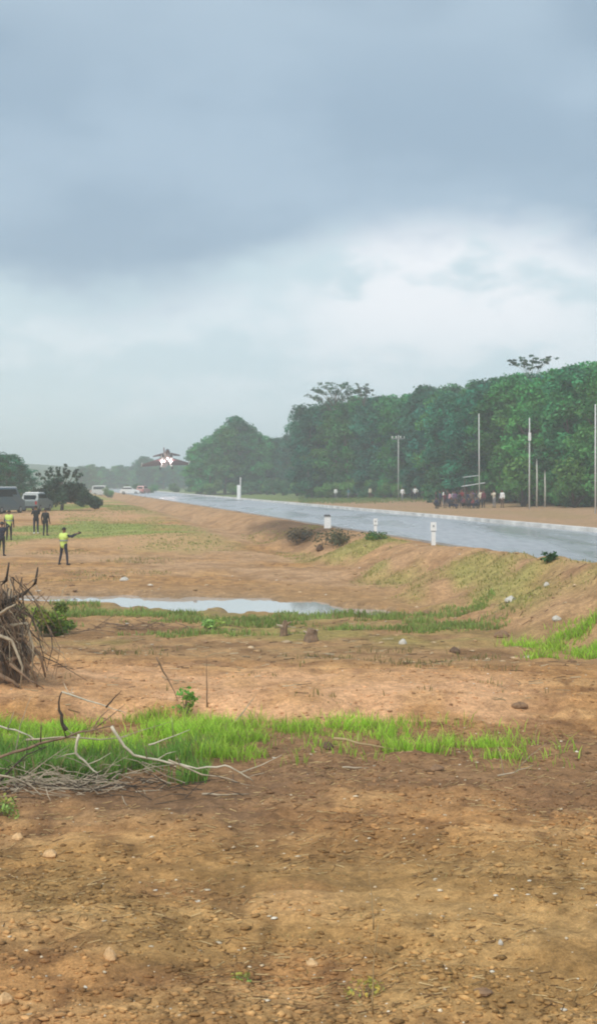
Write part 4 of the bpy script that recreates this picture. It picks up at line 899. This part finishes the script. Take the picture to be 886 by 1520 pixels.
crowd = [(647, 150, 'stand', STAND, 'black', 'navy', 'person in black shirt at the left end of the crowd'),
 (653, 154, 'shade', SHADE, 'navy', 'black', 'person in navy with raised arm near the left end of the crowd'),
 (660, 149, 'phone', PHONE, 'maroon', 'black', 'person in maroon holding hands up, third from the left in the crowd'),
 (658, 158, 'stand', STAND, 'white', 'grey', 'person in white shirt at the back of the crowd, left of the pink shirt'),
 (667, 153, 'hips', HIPS, 'pink', 'navy', 'person in pink shirt in the left half of the crowd'),
 (670, 147, 'squat', SQUAT, 'black', 'navy', 'person in black squatting in front of the pink shirt'),
 (675, 152, 'stand', STAND, 'purple', 'black', 'person in purple shirt standing mid crowd'),
 (681, 149, 'hips', HIPS, 'black', 'black', 'person in black with hands on hips mid crowd'),
 (686, 154, 'phone', PHONE, 'red', 'navy', 'person in red holding hands up mid crowd'),
 (690, 147, 'squat', SQUAT, 'maroon', 'black', 'person in maroon squatting at the front of the crowd'),
 (694, 151, 'stand', STAND, 'navy', 'black', 'person in navy standing below the shelter roof'),
 (699, 148, 'shade', SHADE, 'brown', 'black', 'person in brown with raised arm below the shelter roof'),
 (704, 146, 'squat', SQUAT, 'red', 'navy', 'person in red squatting at the front right of the crowd'),
 (707, 151, 'stand', STAND, 'black', 'grey', 'person in black standing right of the shelter'),
 (713, 149, 'hips', HIPS, 'cream', 'black', 'person in cream shirt with hands on hips at the right of the crowd'),
 (717, 147, 'stand', STAND, 'maroon', 'black', 'person in maroon at the right end of the crowd'),
 (650, 147, 'squat', SQUAT, 'navy', 'black', 'person in navy squatting at the left front of the crowd'),
 (664, 156, 'shade', SHADE, 'black', 'navy', 'person in black with raised arm behind the pink shirt'),
 (672, 157, 'stand', STAND, 'grey', 'black', 'person in grey shirt at the back of the crowd, right of the pink shirt'),
 (678, 146, 'squat', SQUAT, 'brown', 'navy', 'person in brown squatting at the middle front of the crowd'),
 (684, 158, 'hips', HIPS, 'navy', 'black', 'person in navy with hands on hips at the back of the crowd'),
 (697, 145, 'squat', SQUAT, 'black', 'black', 'person in black squatting below the shelter roof'),
 (702, 155, 'phone', PHONE, 'purple', 'black', 'person in purple holding hands up at the back right of the crowd'),
 (710, 145, 'squat', SQUAT, 'navy', 'black', 'person in navy squatting at the right end of the crowd'),
 (733, 146, 'phone', PHONE, 'cream', 'grey', 'person in cream shirt apart to the right of the crowd, left of two'),
 (745, 145, 'stand', STAND, 'white', 'brown', 'person in white shirt farthest right of the crowd'),
 (597, 182, 'walk', WALK, 'white', 'grey', 'person in white walking left of the crowd, leftmost of three'),
 (611, 188, 'stand', STAND, 'black', 'black', 'person in black between the two white shirts left of the crowd'),
 (616, 186, 'hips', HIPS, 'white', 'navy', 'person in white shirt and navy trousers left of the crowd'),
 (498, 212, 'stand', STAND, 'white', 'grey', 'small person in white at the foot of the open-branched tree'),
 (517, 208, 'walk', WALK, 'teal', 'grey', 'small person in teal walking below the wood'),
 (549, 206, 'stand', STAND, 'cream', 'brown', 'small person in cream standing below the wood')]
random.seed(3)
for u, y, pn, ps, s_, l_, lab in crowd:
    p = gpt(u, y - (7 if y < 160 else 0)); person(pn + '_far', ps, .035, p, R(120) + random.uniform(-.7, .7), SH[s_], SH[l_], lab, group='onlookers beyond the road', fingers=False, h=random.uniform(1.55, 1.78))

# ------------------------------------------------------------------ the fighter jet
jm = mat('grey_jet_paint', (.62, .50, .50), .5, var=.12, scale=1.2); jd = mat('dark_jet_paint', (.13, .062, .07), .55, var=.1, scale=1.5)
jy = 250; jp = at(247, 681, jy); jet = empty('fighter_jet', jp); tag(jet, 'delta-wing fighter jet with dark maroon wings and lit landing lights flying low over the road', 'jet')
head = math.atan2(ROAD_S, 1)            # road direction; nose towards the camera
jet.rotation_euler = (R(11), R(2.5), math.pi - head * -1 - R(9)); jet.rotation_euler = (R(11), R(2.2), math.pi + R(9))
def ell(y, w_, h_, zc=0, n=16): return [(math.cos(q) * w_, y, zc + math.sin(q) * h_) for q in [2 * math.pi * i / n for i in range(n)]]
# local axes: nose +Y, up +Z
MB().loft([ell(5.0, .42, .42, .05), ell(3.2, .52, .58, .0), ell(1.6, .62, .66, -.02), ell(-.5, .75, .68, -.02), ell(-3.0, .72, .66, 0), ell(-5.2, .56, .56, .05), ell(-6.2, .46, .46, .08)]).build('fuselage', jm, jet, True)
MB().loft([ell(7.6, .03, .03, -.05), ell(7.0, .15, .14, -.02), ell(6.0, .30, .30, .02), ell(5.003, .42, .42, .05)]).build('nose_cone', jd, jet, True)
MB().loft([ell(5.4, .05, .05, .38), ell(4.8, .30, .34, .42), ell(3.9, .36, .46, .48), ell(2.8, .32, .40, .50), ell(1.6, .12, .15, .55)]).build('canopy', M['glass'], jet, True)
def plate(name, outline, z, th, m, dih=0):
    a = [(x, y, z + dih * abs(x) + th / 2) for x, y in outline]; b_ = [(x, y, z + dih * abs(x) - th / 2) for x, y in outline]; n = len(a)
    return MB().add(a + b_, [tuple(range(n)), tuple(range(2 * n - 1, n - 1, -1))] + [(i, n + i, n + (i + 1) % n, (i + 1) % n) for i in range(n)]).build(name, m, jet)
for s in (-1, 1):
    plate('wing', [(s * .6, 1.9), (s * 4.1, -2.6), (s * 4.2, -4.2), (s * .6, -4.4)][::s], -.18, .16, jd, -.045)
    plate('canard', [(s * .65, 3.4), (s * 2.35, 1.75), (s * 2.4, 1.25), (s * .65, 1.5)][::s], .34, .13, jd, -.06)
    r_ = []
    for y, k in ((3.1, 1), (1, 1.05), (-2, .9)): r_.append([(s * (.5 + dx * k), y, dz * k - .05) for dx, dz in ((0, .42), (.42, .40), (.5, .0), (.42, -.42), (0, -.45))])
    MB().loft(r_).build('air_intake', jm, jet); MB().box((s * .73, 3.12, -.05), (.34, .04, .62)).build('intake_mouth', M['black'], jet)
    MB().tube([(s * 4.22, -1.0, -.36), (s * 4.22, -4.0, -.36)], .07, 8).build('wingtip_missile', M['white'], jet, True)
    g = MB().tube([(s * .62, -.9, -.5), (s * 1.0, -1.0, -1.35)], .07, 8).build('main_gear', M['white'], jet, True)
    MB().tube([(s * .95, -1.0, -1.45), (s * 1.17, -1.0, -1.45)], .30, 14).build('wheel', M['black'], g, True)
    MB().box((s * .78, -.7, -.72), (.05, .75, .6)).build('gear_door', M['white'], jet)
    lamp_m = bpy.data.materials.get('landing_light') or mat('landing_light', (1, .9, .9), .3, emit=((1, .84, .82), 14))
    MB().tube([(s * .82, .02, -.45), (s * .82, .06, -.45)], .19, 14).build('landing_light', lamp_m, jet, True)
    ll = bpy.data.lights.new('landing_lamp', 'POINT'); ll.energy = 260; ll.color = (1, .82, .8); ll.shadow_soft_size = .18
    lo_ = bpy.data.objects.new('landing_lamp', ll); C.objects.link(lo_); lo_.parent = jet; lo_.location = (s * .82, .45, -.5)
MB().tube([(0, 3.6, -.45), (0, 3.75, -1.35)], .06, 8).build('nose_gear', M['white'], jet, True)
for s in (-1, 1): MB().tube([(s * .07, 3.76, -1.45), (s * .19, 3.76, -1.45)], .2, 12).build('nose_wheel', M['black'], jet, True)
MB().tube([(0, 3.9, -.78), (0, 3.93, -.78)], .12, 12).build('landing_light', lamp_m, jet, True)
fin = [(-1.6, .5), (-4.6, 3.1), (-5.7, 3.1), (-5.3, .4)]
MB().add([(-.07, y, z) for y, z in fin] + [(.07, y, z) for y, z in fin], [(0, 1, 2, 3), (7, 6, 5, 4), (0, 4, 5, 1), (1, 5, 6, 2), (2, 6, 7, 3), (3, 7, 4, 0)]).build('tail_fin', jd, jet)
MB().loft([ell(-6.18, .44, .44, .08), ell(-6.9, .34, .34, .08)]).build('jet_nozzle', M['dark'], jet, True)

# ------------------------------------------------------------------ haze
hm = bpy.data.materials.new('haze_air'); hm.use_nodes = True; t = hm.node_tree; t.nodes.clear(); out = t.nodes.new('ShaderNodeOutputMaterial'); pv = t.nodes.new('ShaderNodeVolumePrincipled')
pv.inputs['Color'].default_value = (.90, .965, 1, 1); pv.inputs['Density'].default_value = .0011; t.links.new(pv.outputs[0], out.inputs['Volume'])
zt = float(max(40, Z.max() + 4)); zb = float(Z.min() - 1)
hb = MB().box((0, 600, (zt + zb) / 2), (3300, 2200, zt - zb)).build('haze', hm); tag(hb, 'pale moist haze over the whole place', kind='stuff')
print('trees', tree_n, 'terrain', X.shape, 'z', Z.min(), Z.max())
